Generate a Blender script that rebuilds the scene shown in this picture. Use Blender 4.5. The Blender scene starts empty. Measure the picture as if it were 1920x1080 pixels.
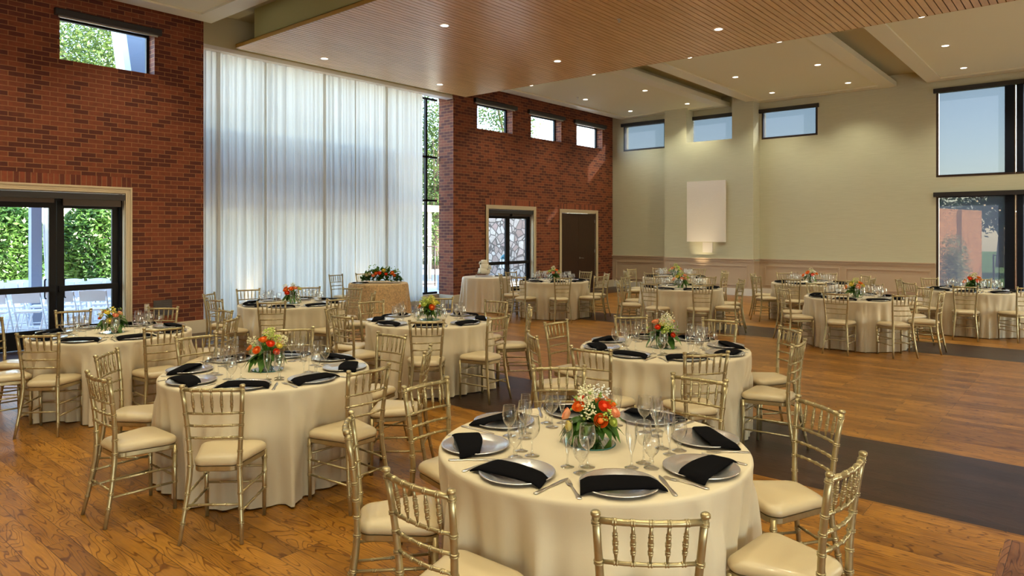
import bpy, math, random
from math import sin, cos, pi, radians, sqrt, atan2, hypot
from mathutils import Vector

# ------------------------------------------------------------------ camera, sky, sun, exposure
sc = bpy.context.scene
COL = sc.collection
cd = bpy.data.cameras.new('camera')
cam = bpy.data.objects.new('camera', cd)
COL.objects.link(cam)
cam.location = (0, 0, 1.80)
cam.rotation_euler = (radians(90), 0, radians(40.2756))
cd.sensor_width = 36.0
cd.lens = 1299.25 / 1920 * 36
cd.shift_y = -(540 - 435.53) / 1920
cd.clip_end = 300
sc.camera = cam

vs = sc.view_settings
vs.view_transform = 'Standard'
vs.look = 'None'
vs.gamma = 1.0
vs.use_curve_mapping = False
vs.exposure = 0.0

world = bpy.data.worlds.new('world')
sc.world = world
world.use_nodes = True
wn = world.node_tree
wn.nodes.clear()
sky = wn.nodes.new('ShaderNodeTexSky')
sky.sky_type = 'NISHITA'
sky.sun_disc = False
sky.sun_elevation = radians(28)
sky.sun_rotation = radians(48)
sky.altitude = 0
sky.air_density = 1.0
sky.dust_density = 0.6
sky.ozone_density = 1.5
bgn = wn.nodes.new('ShaderNodeBackground')
bgn.inputs['Strength'].default_value = 1.75
won = wn.nodes.new('ShaderNodeOutputWorld')
wn.links.new(sky.outputs[0], bgn.inputs[0])
wn.links.new(bgn.outputs[0], won.inputs[0])

sd = bpy.data.lights.new('sun', 'SUN')
sd.energy = 48.0
sd.angle = radians(0.8)
sd.color = (1.0, 0.93, 0.80)
sun = bpy.data.objects.new('sun', sd)
COL.objects.link(sun)
sun.rotation_euler = Vector((-1.1, -1.0, -0.80)).to_track_quat('-Z', 'Y').to_euler()
sun.location = (20, 30, 20)

DOWN_W = 145.0          # every recessed downlight
DOWN_COL = (0.97, 0.90, 0.63)

cy = sc.cycles
cy.max_bounces = 8
cy.diffuse_bounces = 6
cy.glossy_bounces = 3
cy.transmission_bounces = 6
cy.transparent_max_bounces = 24
cy.caustics_reflective = False
cy.caustics_refractive = False
cy.sample_clamp_indirect = 4.0
cy.use_denoising = True

# ------------------------------------------------------------------ helpers
def lin(r, g, b):
    f = lambda c: (c / 255) / 12.92 if c <= 10 else ((c / 255 + 0.055) / 1.055) ** 2.4
    return (f(r), f(g), f(b), 1.0)

class Nodes:
    def __init__(self, name):
        self.m = bpy.data.materials.new(name)
        self.m.use_nodes = True
        self.t = self.m.node_tree
        self.t.nodes.clear()
        self.out = self.t.nodes.new('ShaderNodeOutputMaterial')
    def n(self, kind, props=None, **inp):
        nd = self.t.nodes.new('ShaderNode' + kind)
        for k, v in (props or {}).items():
            setattr(nd, k, v)
        for k, v in inp.items():
            key = int(k[1:]) if k[0] == 'i' and k[1:].isdigit() else k.replace('_', ' ')
            s = nd.inputs[key]
            if isinstance(v, bpy.types.NodeSocket):
                self.t.links.new(v, s)
            else:
                s.default_value = v
        return nd
    def math(self, op, a, b=0.0, c=0.0):
        return self.n('Math', {'operation': op}, i0=a, i1=b, i2=c).outputs[0]
    def mix(self, fac, a, b, mode='MIX'):
        nd = self.n('Mix', {'data_type': 'RGBA', 'blend_type': mode})
        for i, v in ((0, fac), (6, a), (7, b)):
            if isinstance(v, bpy.types.NodeSocket):
                self.t.links.new(v, nd.inputs[i])
            else:
                nd.inputs[i].default_value = v
        return nd.outputs[2]
    def ramp(self, fac, stops):
        nd = self.n('ValToRGB', None, Fac=fac)
        e = nd.color_ramp.elements
        while len(e) < len(stops):
            e.new(0.5)
        for el, (p, c) in zip(e, stops):
            el.position = p
            el.color = c
        return nd.outputs[0]
    def bump(self, h, strength=0.3, dist=0.01):
        return self.n('Bump', None, Height=h, Strength=strength, Distance=dist).outputs[0]
    def done(self, shader):
        self.t.links.new(shader, self.out.inputs[0])
        return self.m

def pbr(name, col, rough=0.5, metal=0.0, var=0.0, vscale=20.0, bump=0.0, bscale=60.0, sheen=0.0, coat=0.0, spec=0.5, stretch=(1, 1, 1)):
    k = Nodes(name)
    c = col
    co = k.n('TexCoord').outputs['Object']
    if stretch != (1, 1, 1):
        co = k.n('Mapping', None, Vector=co, Scale=stretch).outputs[0]
    if var > 0:
        nz = k.n('TexNoise', None, Vector=co, Scale=vscale, Detail=3.0).outputs[0]
        c2 = tuple(max(0, x * (1 - var)) for x in col[:3]) + (1,)
        c3 = tuple(min(1, x * (1 + var)) for x in col[:3]) + (1,)
        c = k.ramp(nz, [(0.3, c2), (0.7, c3)])
    b = k.n('BsdfPrincipled', None, Base_Color=c, Roughness=rough, Metallic=metal)
    b.inputs['Specular IOR Level'].default_value = spec
    b.inputs['Sheen Weight'].default_value = sheen
    b.inputs['Coat Weight'].default_value = coat
    if bump > 0:
        nz2 = k.n('TexNoise', None, Vector=co, Scale=bscale, Detail=4.0).outputs[0]
        k.t.links.new(k.bump(nz2, bump, 0.004), b.inputs['Normal'])
    return k.done(b.outputs[0])

def thin_glass(name, tint=(1, 1, 1, 1), base=0.05, edge=0.75, power=3.0, rough=0.0):
    k = Nodes(name)
    lw = k.n('LayerWeight', None, Blend=0.5).outputs['Facing']
    f = k.math('ADD', k.math('MULTIPLY', k.math('POWER', lw, power), edge), base)
    tr = k.n('BsdfTransparent', None, Color=tint).outputs[0]
    gl = k.n('BsdfGlossy', None, Color=(1, 1, 1, 1), Roughness=rough).outputs[0]
    return k.done(k.n('MixShader', None, i0=f, i1=tr, i2=gl).outputs[0])

def sheer(name, col, transp, trans, tcol=None):
    k = Nodes(name)
    d = k.n('BsdfDiffuse', None, Color=col).outputs[0]
    t = k.n('BsdfTranslucent', None, Color=tcol or col).outputs[0]
    a = k.n('MixShader', None, i0=trans, i1=d, i2=t).outputs[0]
    tr = k.n('BsdfTransparent', None, Color=(1, 1, 1, 1)).outputs[0]
    return k.done(k.n('MixShader', None, i0=transp, i1=a, i2=tr).outputs[0])

def emit(name, col, s):
    k = Nodes(name)
    return k.done(k.n('Emission', None, Color=col, Strength=s).outputs[0])

class MB:
    def __init__(s):
        s.v, s.f, s.sm = [], [], []
    def add(s, vs_, fs, smooth=False):
        o = len(s.v)
        s.v += [tuple(p) for p in vs_]
        s.f += [tuple(i + o for i in q) for q in fs]
        s.sm += [smooth] * len(fs)
        return s
    def box(s, x0, x1, y0, y1, z0, z1):
        v = [(x, y, z) for z in (z0, z1) for y in (y0, y1) for x in (x0, x1)]
        return s.add(v, [(0, 2, 3, 1), (4, 5, 7, 6), (0, 1, 5, 4), (2, 6, 7, 3), (0, 4, 6, 2), (1, 3, 7, 5)])
    def tube(s, pts, r, seg=8, cap=True):
        pts = [Vector(p) for p in pts]
        n = len(pts)
        rr = r if isinstance(r, (list, tuple)) else [r] * n
        vs_, fs = [], []
        prev = None
        for i, p in enumerate(pts):
            d = (pts[min(i + 1, n - 1)] - pts[max(i - 1, 0)])
            if d.length < 1e-9:
                d = Vector((0, 0, 1))
            d.normalize()
            if prev is None:
                a = Vector((1, 0, 0)) if abs(d.x) < 0.8 else Vector((0, 1, 0))
            else:
                a = prev
            u = (a - d * a.dot(d)).normalized()
            w = d.cross(u)
            prev = u
            for j in range(seg):
                t = 2 * pi * j / seg
                vs_.append(p + (u * cos(t) + w * sin(t)) * rr[i])
        for i in range(n - 1):
            for j in range(seg):
                a, b = i * seg + j, i * seg + (j + 1) % seg
                fs.append((a, b, b + seg, a + seg))
        s.add(vs_, fs, True)
        if cap:
            o = len(s.v) - len(vs_)
            s.f.append(tuple(o + j for j in range(seg))[::-1]); s.sm.append(False)
            s.f.append(tuple(o + (n - 1) * seg + j for j in range(seg))); s.sm.append(False)
        return s
    def lathe(s, prof, seg=24, c=(0, 0, 0), fn=None, smooth=True):
        vs_, fs = [], []
        for (r, z) in prof:
            for j in range(seg):
                t = 2 * pi * j / seg
                q = fn(r, z, t) if fn else r
                vs_.append((c[0] + q * cos(t), c[1] + q * sin(t), c[2] + z))
        for i in range(len(prof) - 1):
            for j in range(seg):
                a, b = i * seg + j, i * seg + (j + 1) % seg
                fs.append((a, b, b + seg, a + seg))
        return s.add(vs_, fs, smooth)
    def disc(s, r, z, seg=24, c=(0, 0)):
        return s.add([(c[0] + r * cos(2 * pi * j / seg), c[1] + r * sin(2 * pi * j / seg), z) for j in range(seg)], [tuple(range(seg))])
    def blob(s, c, r, seg=8, rings=5, sq=(1, 1, 1)):
        vs_, fs = [], []
        for i in range(1, rings):
            a = pi * i / rings
            for j in range(seg):
                t = 2 * pi * j / seg
                vs_.append((c[0] + r * sq[0] * sin(a) * cos(t), c[1] + r * sq[1] * sin(a) * sin(t), c[2] + r * sq[2] * cos(a)))
        top = len(vs_); vs_.append((c[0], c[1], c[2] + r * sq[2]))
        bot = len(vs_); vs_.append((c[0], c[1], c[2] - r * sq[2]))
        for i in range(rings - 2):
            for j in range(seg):
                a, b = i * seg + j, i * seg + (j + 1) % seg
                fs.append((a, a + seg, b + seg, b))
        for j in range(seg):
            fs.append((top, j, (j + 1) % seg))
            fs.append((bot, (rings - 2) * seg + (j + 1) % seg, (rings - 2) * seg + j))
        return s.add(vs_, fs, True)
    def mesh(s, name, mat):
        m = bpy.data.meshes.new(name)
        m.from_pydata(s.v, [], s.f)
        m.polygons.foreach_set('use_smooth', s.sm)
        m.materials.append(mat)
        m.update()
        return m
    def build(s, name, mat, parent=None, loc=None):
        o = bpy.data.objects.new(name, s.mesh(name, mat))
        COL.objects.link(o)
        if parent:
            o.parent = parent
        if loc:
            o.location = loc
        return o

def tag(o, label=None, cat=None, group=None, kind=None):
    if label:
        o['label'] = label
    if cat:
        o['category'] = cat
    if group:
        o['group'] = group
    if kind:
        o['kind'] = kind
    return o

def thing(name, label, cat, loc=(0, 0, 0), rz=0.0, group=None):
    o = bpy.data.objects.new(name, None)
    COL.objects.link(o)
    o.empty_display_size = 0.1
    o.location = loc
    o.rotation_euler = (0, 0, rz)
    return tag(o, label, cat, group)

def struct(name, mb, mat):
    return tag(mb.build(name, mat), kind='structure')

def structE(name, loc=(0, 0, 0)):
    o = bpy.data.objects.new(name, None)
    COL.objects.link(o)
    o.location = loc
    return tag(o, kind='structure')

def copy_tree(src, parent=None):
    c = src.copy()
    COL.objects.link(c)
    c.parent = parent
    for ch in KIDS[src.name]:
        copy_tree(ch, c)
    return c

KIDS = {}
def register(root):
    for o in [root] + list(root.children_recursive):
        KIDS[o.name] = list(o.children)
    return root

# ------------------------------------------------------------------ materials
def brick_mat(name, c1, c2, mort, w=0.215, h=0.075, ms=0.0055, vert=False, rough=0.75):
    k = Nodes(name)
    g = k.n('NewGeometry')
    p = k.n('SeparateXYZ', None, Vector=g.outputs['Position'])
    nn = k.n('SeparateXYZ', None, Vector=g.outputs['Normal'])
    isx = k.math('GREATER_THAN', k.math('ABSOLUTE', nn.outputs[0]), 0.5)
    u = k.math('ADD', k.math('MULTIPLY', p.outputs[1], isx), k.math('MULTIPLY', p.outputs[0], k.math('SUBTRACT', 1.0, isx)))
    z = p.outputs[2]
    z = k.math('SUBTRACT', z, 2.47) if vert else z
    vec = k.n('CombineXYZ', None, X=(z if vert else u), Y=(u if vert else z)).outputs[0]
    br = k.n('TexBrick', {'offset': 0.0 if vert else 0.5}, Vector=vec, Color1=(0, 0, 0, 1), Color2=(1, 1, 1, 1), Mortar=(0.5, 0.5, 0.5, 1), Scale=1.0, Mortar_Size=ms, Mortar_Smooth=0.1, Bias=0.0, Brick_Width=w, Row_Height=h)
    tone = k.ramp(br.outputs['Color'], [(0.0, c1), (0.5, tuple(c1[i] * 0.8 + c2[i] * 0.2 for i in range(3)) + (1,)), (0.62, c2), (1.0, c2)])
    nz = k.n('TexNoise', None, Vector=g.outputs['Position'], Scale=14.0, Detail=4.0).outputs[0]
    tone = k.mix(1.0, tone, k.ramp(nz, [(0.25, (0.82, 0.82, 0.82, 1)), (0.75, (1.18, 1.15, 1.1, 1))]), 'MULTIPLY')
    colr = k.mix(br.outputs['Fac'], tone, mort)
    hgt = k.math('SUBTRACT', k.math('MULTIPLY', nz, 0.3), br.outputs['Fac'])
    b = k.n('BsdfPrincipled', None, Base_Color=colr, Roughness=rough, Normal=k.bump(hgt, 0.35, 0.004))
    return k.done(b.outputs[0])

M = {}
M['brick'] = brick_mat('brick', (0.215, 0.050, 0.018, 1), (0.10, 0.019, 0.009, 1), (0.32, 0.14, 0.055, 1))
M['soldier'] = brick_mat('soldier_brick', (0.28, 0.066, 0.026, 1), (0.13, 0.026, 0.013, 1), (0.30, 0.14, 0.06, 1), w=0.30, h=0.075, vert=True)

def floor_mat():
    k = Nodes('hardwood_floor')
    g = k.n('NewGeometry')
    p = k.n('SeparateXYZ', None, Vector=g.outputs['Position'])
    x, y = p.outputs[0], p.outputs[1]
    inx = lambda v, a, b: k.math('MULTIPLY', k.math('GREATER_THAN', v, a), k.math('LESS_THAN', v, b))
    corner = k.math('MULTIPLY', k.math('GREATER_THAN', x, -0.42), k.math('LESS_THAN', y, 4.985))
    # boards run along x, except in the corner border where they run along y
    u = k.math('ADD', k.math('MULTIPLY', x, k.math('SUBTRACT', 1.0, corner)), k.math('MULTIPLY', y, corner))
    v = k.math('ADD', k.math('MULTIPLY', y, k.math('SUBTRACT', 1.0, corner)), k.math('MULTIPLY', x, corner))
    vec = k.n('CombineXYZ', None, X=u, Y=k.math('SUBTRACT', v, 0.003)).outputs[0]
    br = k.n('TexBrick', {'offset': 0.37, 'offset_frequency': 3}, Vector=vec, Color1=(0, 0, 0, 1), Color2=(1, 1, 1, 1), Mortar=(0.5, 0.5, 0.5, 1), Scale=1.0, Mortar_Size=0.0016, Mortar_Smooth=0.2, Bias=0.0, Brick_Width=1.15, Row_Height=0.13)
    t = br.outputs['Color']
    seed = k.math('MULTIPLY', t, 37.0)
    gv = k.n('CombineXYZ', None, X=k.math('ADD', k.math('MULTIPLY', u, 1.3), seed), Y=k.math('MULTIPLY', v, 7.5), Z=seed).outputs[0]
    n1 = k.n('TexNoise', None, Vector=gv, Scale=1.0, Detail=1.6, Roughness=0.5, Distortion=0.5).outputs[0]
    s = k.math('SINE', k.math('MULTIPLY', n1, 105.0))
    line = k.ramp(s, [(0.0, (1, 1, 1, 1)), (0.74, (1, 1, 1, 1)), (0.98, (0.46, 0.37, 0.30, 1))])
    fine = k.n('CombineXYZ', None, X=k.math('ADD', k.math('MULTIPLY', u, 7.0), seed), Y=k.math('MULTIPLY', v, 90.0), Z=seed).outputs[0]
    n2 = k.n('TexNoise', None, Vector=fine, Scale=1.0, Detail=3.0).outputs[0]
    n3 = k.n('TexNoise', None, Vector=k.n('CombineXYZ', None, X=k.math('MULTIPLY', u, 2.2), Y=k.math('MULTIPLY', v, 5.0), Z=seed).outputs[0], Scale=1.6, Detail=4.0).outputs[0]
    base = k.ramp(t, [(0.0, (0.225, 0.093, 0.009, 1)), (0.5, (0.32, 0.135, 0.015, 1)), (1.0, (0.41, 0.185, 0.027, 1))])
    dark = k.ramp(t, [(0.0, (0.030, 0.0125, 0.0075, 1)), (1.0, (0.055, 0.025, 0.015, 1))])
    edge = k.ramp(t, [(0.0, (0.20, 0.080, 0.030, 1)), (1.0, (0.30, 0.13, 0.05, 1))])
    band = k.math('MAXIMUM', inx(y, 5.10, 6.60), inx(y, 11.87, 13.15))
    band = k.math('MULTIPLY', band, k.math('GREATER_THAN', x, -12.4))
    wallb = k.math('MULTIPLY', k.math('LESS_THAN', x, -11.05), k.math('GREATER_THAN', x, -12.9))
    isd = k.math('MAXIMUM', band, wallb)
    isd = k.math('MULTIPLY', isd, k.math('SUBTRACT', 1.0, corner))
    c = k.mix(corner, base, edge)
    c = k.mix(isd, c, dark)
    c = k.mix(1.0, c, line, 'MULTIPLY')
    c = k.mix(1.0, c, k.ramp(n2, [(0.3, (0.8, 0.78, 0.75, 1)), (0.7, (1.12, 1.1, 1.08, 1))]), 'MULTIPLY')
    c = k.mix(1.0, c, k.ramp(n3, [(0.30, (0.62, 0.55, 0.5, 1)), (0.5, (1, 1, 1, 1)), (0.75, (1.1, 1.08, 1.0, 1))]), 'MULTIPLY')
    c = k.mix(br.outputs['Fac'], c, (0.03, 0.012, 0.006, 1))
    h = k.math('SUBTRACT', k.math('ADD', k.math('MULTIPLY', n3, 0.8), k.math('MULTIPLY', s, 0.06)), br.outputs['Fac'])
    rough = k.math('ADD', 0.27, k.math('MULTIPLY', n2, 0.12))
    b = k.n('BsdfPrincipled', None, Base_Color=c, Roughness=rough, Normal=k.bump(h, 0.28, 0.006))
    b.inputs['Specular IOR Level'].default_value = 0.38
    return k.done(b.outputs[0])
M['floor'] = floor_mat()

def linen_mat(name, a, b_, sx=3.0, sz=220.0, rough=0.85):
    k = Nodes(name)
    g = k.n('NewGeometry')
    mp = k.n('Mapping', None, Vector=g.outputs['Position'], Scale=(sx, sx, sz)).outputs[0]
    n = k.n('TexNoise', None, Vector=mp, Scale=1.0, Detail=3.0).outputs[0]
    c = k.ramp(n, [(0.3, a), (0.7, b_)])
    b = k.n('BsdfPrincipled', None, Base_Color=c, Roughness=rough, Normal=k.bump(n, 0.15, 0.003))
    return k.done(b.outputs[0])
M['wallpaper'] = linen_mat('linen_wallpaper', (0.54, 0.53, 0.385, 1), (0.62, 0.61, 0.46, 1))
M['wainscot'] = pbr('wainscot_paint', (0.54, 0.42, 0.30, 1), 0.5)
M['cream'] = pbr('cream_trim_paint', (0.66, 0.55, 0.38, 1), 0.42)
M['ceiling'] = pbr('ceiling_paint', (0.80, 0.79, 0.58, 1), 0.7, bump=0.05, bscale=90)
M['lip'] = pbr('ceiling_lip_paint', (0.80, 0.78, 0.60, 1), 0.38)
M['olive'] = pbr('fascia_paint', (0.55, 0.50, 0.31, 1), 0.7)
M['white'] = pbr('white_paint', (0.75, 0.72, 0.66, 1), 0.45)
M['black'] = pbr('black_aluminium', (0.008, 0.0075, 0.009, 1), 0.5, spec=0.2)
M['cassette'] = pbr('dark_blind_cassette', (0.022, 0.020, 0.022, 1), 0.45)
M['bronze'] = pbr('dark_bronze_frame', (0.045, 0.025, 0.017, 1), 0.4)
M['glasspane'] = thin_glass('window_glass', (0.97, 0.99, 0.98, 1), 0.03, 0.35, 4.0)
M['curtain'] = sheer('sheer_curtain_fabric', (0.62, 0.60, 0.55, 1), 0.007, 0.68, (0.66, 0.60, 0.51, 1))
M['shade'] = sheer('solar_shade_fabric', (0.024, 0.029, 0.042, 1), 0.044, 0.30)
M['slat'] = None

def wood_slat():
    k = Nodes('ceiling_slat_wood')
    g = k.n('NewGeometry')
    mp = k.n('Mapping', None, Vector=g.outputs['Position'], Scale=(10.2, 0.9, 3.0)).outputs[0]
    n = k.n('TexNoise', None, Vector=mp, Scale=2.0, Detail=3.0).outputs[0]
    c = k.ramp(n, [(0.3, (0.62, 0.385, 0.15, 1)), (0.7, (0.78, 0.51, 0.23, 1))])
    b = k.n('BsdfPrincipled', None, Base_Color=c, Roughness=0.30)
    b.inputs['Specular IOR Level'].default_value = 0.75
    return k.done(b.outputs[0])
M['slat'] = wood_slat()
M['slatgap'] = pbr('slat_gap_black', (0.01, 0.007, 0.005, 1), 0.9)
M['edgeband'] = pbr('yellow_wood_edge', (0.42, 0.25, 0.04, 1), 0.4)
M['boxpaint'] = pbr('bulkhead_paint', (0.48, 0.47, 0.20, 1), 0.7)
M['gold'] = pbr('champagne_gold_lacquer', (0.44, 0.355, 0.185, 1), 0.28, metal=0.7, var=0.08, vscale=30)
M['seat'] = pbr('ivory_vinyl', (0.57, 0.45, 0.265, 1), 0.33, bump=0.04, bscale=25, coat=0.15)
M['cloth'] = pbr('ivory_linen_cloth', (0.63, 0.53, 0.36, 1), 0.8, sheen=0.1, bump=0.05, bscale=120)
M['cakecloth'] = pbr('satin_cream_cloth', (0.72, 0.61, 0.46, 1), 0.45, sheen=0.2)
M['lace'] = pbr('gold_lace_cloth', (0.58, 0.38, 0.17, 1), 0.6, var=0.3, vscale=32, bump=0.25, bscale=45)
M['napkin'] = pbr('black_cotton', (0.0045, 0.004, 0.0045, 1), 0.95, sheen=0.0, spec=0.05, bump=0.05, bscale=150)
M['charger'] = pbr('silver_charger_metal', (0.86, 0.85, 0.85, 1), 0.27, metal=0.9)
M['steel'] = pbr('cutlery_steel', (0.72, 0.68, 0.62, 1), 0.3, metal=1.0)
M['glass'] = thin_glass('clear_glassware', (0.965, 0.97, 0.965, 1), 0.09, 0.95, 1.9)
M['mirror'] = pbr('mirror_plate', (0.80, 0.86, 0.84, 1), 0.03, metal=1.0)
M['mirroredge'] = pbr('mirror_edge_glass', (0.05, 0.16, 0.13, 1), 0.1)
M['doorwood'] = pbr('dark_walnut_door', (0.040, 0.017, 0.009, 1), 0.35, var=0.25, vscale=6, stretch=(12, 12, 0.8))
M['nickel'] = pbr('brushed_nickel', (0.6, 0.58, 0.55, 1), 0.3, metal=1.0)
M['art'] = pbr('white_plaster_relief', (0.86, 0.82, 0.76, 1), 0.8, bump=0.9, bscale=14, stretch=(1, 1, 4))
M['lens'] = emit('downlight_lens', (1.0, 0.90, 0.72, 1), 9.0)
M['uplens'] = emit('uplight_lens', (1.0, 0.85, 0.6, 1), 6.0)
M['cake'] = pbr('white_fondant', (0.84, 0.78, 0.64, 1), 0.45)
M['acrylic'] = thin_glass('clear_acrylic', (0.93, 0.93, 0.95, 1), 0.10, 0.6, 3.0)

def leafmat(name, a, b_, tr=0.35, scale=3.0):
    k = Nodes(name)
    g = k.n('NewGeometry')
    n = k.n('TexNoise', None, Vector=g.outputs['Position'], Scale=scale, Detail=4.0).outputs[0]
    c = k.ramp(n, [(0.3, a), (0.7, b_)])
    d = k.n('BsdfPrincipled', None, Base_Color=c, Roughness=0.5).outputs[0]
    t = k.n('BsdfTranslucent', None, Color=c).outputs[0]
    return k.done(k.n('MixShader', None, i0=tr, i1=d, i2=t).outputs[0])
M['leaf'] = leafmat('bouquet_leaf', (0.035, 0.11, 0.012, 1), (0.11, 0.24, 0.03, 1), 0.25, 25)
M['leaflight'] = leafmat('bouquet_light_leaf', (0.17, 0.30, 0.04, 1), (0.32, 0.42, 0.08, 1), 0.25, 25)
M['treeleaf'] = leafmat('tree_leaf', (0.035, 0.08, 0.012, 1), (0.13, 0.19, 0.04, 1), 0.4, 0.9)
M['hedgeleaf'] = leafmat('hedge_leaf', (0.011, 0.058, 0.008, 1), (0.09, 0.185, 0.027, 1), 0.35, 1.3)
M['pineleaf'] = leafmat('dark_conifer_leaf', (0.03, 0.07, 0.03, 1), (0.09, 0.16, 0.07, 1), 0.2, 1.2)
M['bark'] = pbr('tree_bark', (0.14, 0.10, 0.07, 1), 0.9, var=0.3)
PET = {
    'orange': pbr('orange_petal', (0.85, 0.19, 0.015, 1), 0.55),
    'red': pbr('red_orange_petal', (0.80, 0.07, 0.01, 1), 0.55),
    'peach': pbr('peach_petal', (0.86, 0.36, 0.17, 1), 0.55),
    'yellow': pbr('yellow_petal', (0.80, 0.66, 0.10, 1), 0.55),
    'lime': pbr('pale_green_petal', (0.56, 0.64, 0.13, 1), 0.55),
    'cream': pbr('cream_petal', (0.80, 0.74, 0.48, 1), 0.55),
    'white': pbr('white_petal', (0.82, 0.80, 0.74, 1), 0.5),
}

# ------------------------------------------------------------------ room shell
XB = -12.35      # brick wall face
YB = 19.75       # far wall face
CEIL = 5.80
X1, Y0 = 4.5, -6.5

def wall(axis, face, back, u0, u1, z0, z1, holes):
    """wall slab with rectangular openings; axis 'x': the wall lies at x = face and runs along y"""
    us = sorted({u0, u1} | {h[0] for h in holes} | {h[1] for h in holes})
    zs = sorted({z0, z1} | {h[2] for h in holes} | {h[3] for h in holes})
    us = [u for u in us if u0 <= u <= u1]
    zs = [z for z in zs if z0 <= z <= z1]
    def solid(i, j):
        if i < 0 or j < 0 or i >= len(us) - 1 or j >= len(zs) - 1:
            return False
        cu, cz = (us[i] + us[i + 1]) / 2, (zs[j] + zs[j + 1]) / 2
        return not any(h[0] < cu < h[1] and h[2] < cz < h[3] for h in holes)
    P = (lambda d, u, z: (d, u, z)) if axis == 'x' else (lambda d, u, z: (u, d, z))
    mb = MB()
    for i in range(len(us) - 1):
        for j in range(len(zs) - 1):
            if not solid(i, j):
                continue
            a, b, c, d = us[i], us[i + 1], zs[j], zs[j + 1]
            for q in (face, back):
                mb.add([P(q, a, c), P(q, b, c), P(q, b, d), P(q, a, d)], [(0, 1, 2, 3)])
            for (di, dj, e) in ((-1, 0, ((a, c), (a, d))), (1, 0, ((b, c), (b, d))), (0, -1, ((a, c), (b, c))), (0, 1, ((a, d), (b, d)))):
                if not solid(i + di, j + dj):
                    (ua, za), (ub, zb) = e
                    mb.add([P(face, ua, za), P(face, ub, zb), P(back, ub, zb), P(back, ua, za)], [(0, 1, 2, 3)])
    return mb

struct('floor', MB().box(-12.98, X1, Y0, YB, -0.1, 0.0), M['floor'])

HL = [(3.68, 5.10, 4.50, 5.21), (2.71, 4.64, -1, 2.44)]
w1 = wall('x', XB, XB - 0.30, Y0, 5.95, 0, CEIL, HL)
w1.box(XB - 0.70, XB - 0.30, 5.55, 5.95, 0, CEIL)
struct('wall_left_near', w1, M['brick'])
SW_ = [(13.18, 14.60), (15.42, 16.87), (17.68, 19.13)]
H2 = [(a, b, 4.51, 5.21) for a, b in SW_] + [(13.57, 15.51, -1, 2.42), (16.86, 18.72, -1, 2.40)]
w2 = wall('x', XB, XB - 0.30, 12.30, YB + 0.3, 0, CEIL, H2)
w2.box(XB - 0.52, XB - 0.30, 12.30, 12.70, 0, CEIL)
struct('wall_left_far', w2, M['brick'])
# bricks on end over the doors
for i, (a, b, z) in enumerate(((2.0, 4.73, 2.545), (13.49, 15.61, 2.53), (16.76, 18.83, 2.50))):
    struct('trim_%d' % (i + 1), MB().box(XB, XB + 0.004, a, b, z, z + 0.165), M['soldier'])

# far wall with its windows
HB = [(-11.93, -10.40, 4.45, 5.30), (-9.60, -8.07, 4.45, 5.30), (-7.37, -5.84, 4.45, 5.30),
      (-3.06, 1.8, 3.15, 5.27), (-3.06, 1.8, 0.02, 2.70)]
struct('wall_far', wall('y', YB, YB + 0.32, XB - 0.3, X1, 0, CEIL, HB), M['wallpaper'])
# pier standing in front of the far wall, niche around its window
pier = MB().box(-10.19, -7.43, 19.28, YB - 0.002, 0, 4.49)
pier.box(-10.19, -9.47, 19.28, YB - 0.002, 4.49, CEIL).box(-8.05, -7.43, 19.28, YB - 0.002, 4.49, CEIL)
struct('wall_pier', pier, M['wallpaper'])
M['palewall'] = pbr('pale_wall_paint', (0.78, 0.75, 0.66, 1), 0.8)
HR = [(a, a + 3.4, 0.25, 2.75) for a in (-5.4, -1.0, 12.2)]  # unseen windows, added to raise the daylight fill
struct('wall_right', wall('x', X1, X1 + 0.25, Y0, YB + 0.3, 0, CEIL, HR), M['palewall'])
for i_, (a, b, c, d) in enumerate(HR):
    w_ = structE('window_%d' % (i_ + 11))
    mb_ = MB()
    for (p_, q_, r_, t_) in ((a, b, c, c + 0.06), (a, b, d - 0.06, d), (a, a + 0.06, c + 0.06, d - 0.06), (b - 0.06, b, c + 0.06, d - 0.06), ((a + b) / 2 - 0.03, (a + b) / 2 + 0.03, c + 0.06, d - 0.06)):
        mb_.box(X1 + 0.08, X1 + 0.14, p_, q_, r_, t_)
    mb_.build('window_frame', M['bronze'], w_)
    MB().add([(X1 + 0.11, a, c), (X1 + 0.11, b, c), (X1 + 0.11, b, d), (X1 + 0.11, a, d)], [(0, 1, 2, 3)]).build('window_pane', M['glasspane'], w_)
struct('trim_15', MB().box(X1 + 0.26, X1 + 3.6, Y0, YB, 2.95, 3.10), M['cream'])  # unseen slab added outside to keep direct sun out of these windows
struct('wall_back', MB().box(XB - 0.3, X1, Y0 - 0.2, Y0, 0, CEIL), M['palewall'])

# wainscot, rails, skirting on the far wall
def wains(x0, x1, y, panels):
    """paint layer, chair rail and moulded frames on a wall facing -y"""
    mb = MB().box(x0, x1, y - 0.008, y - 0.001, 0.0, 0.96)
    mb.box(x0, x1, y - 0.035, y - 0.001, 0.955, 0.985).box(x0, x1, y - 0.02, y - 0.001, 0.985, 1.015).box(x0, x1, y - 0.05, y - 0.001, 1.015, 1.045)
    for (a, b) in panels:
        za, zb = 0.28, 0.86
        for (q, r, s, t) in ((a, b, zb - 0.035, zb), (a, b, za, za + 0.035), (a, a + 0.035, za + 0.035, zb - 0.035), (b - 0.035, b, za + 0.035, zb - 0.035)):
            mb.box(q, r, y - 0.03, y - 0.008, s, t)
    return mb
struct('trim_4', wains(XB, -10.19, YB, [(-12.22, -10.42)]), M['wainscot'])
struct('trim_5', wains(-10.21, -7.41, 19.28, [(-10.02, -7.60)]), M['wainscot'])
struct('trim_6', wains(-7.43, -3.07, YB, [(-7.28, -5.27), (-5.14, -3.18)]), M['wainscot'])
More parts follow.
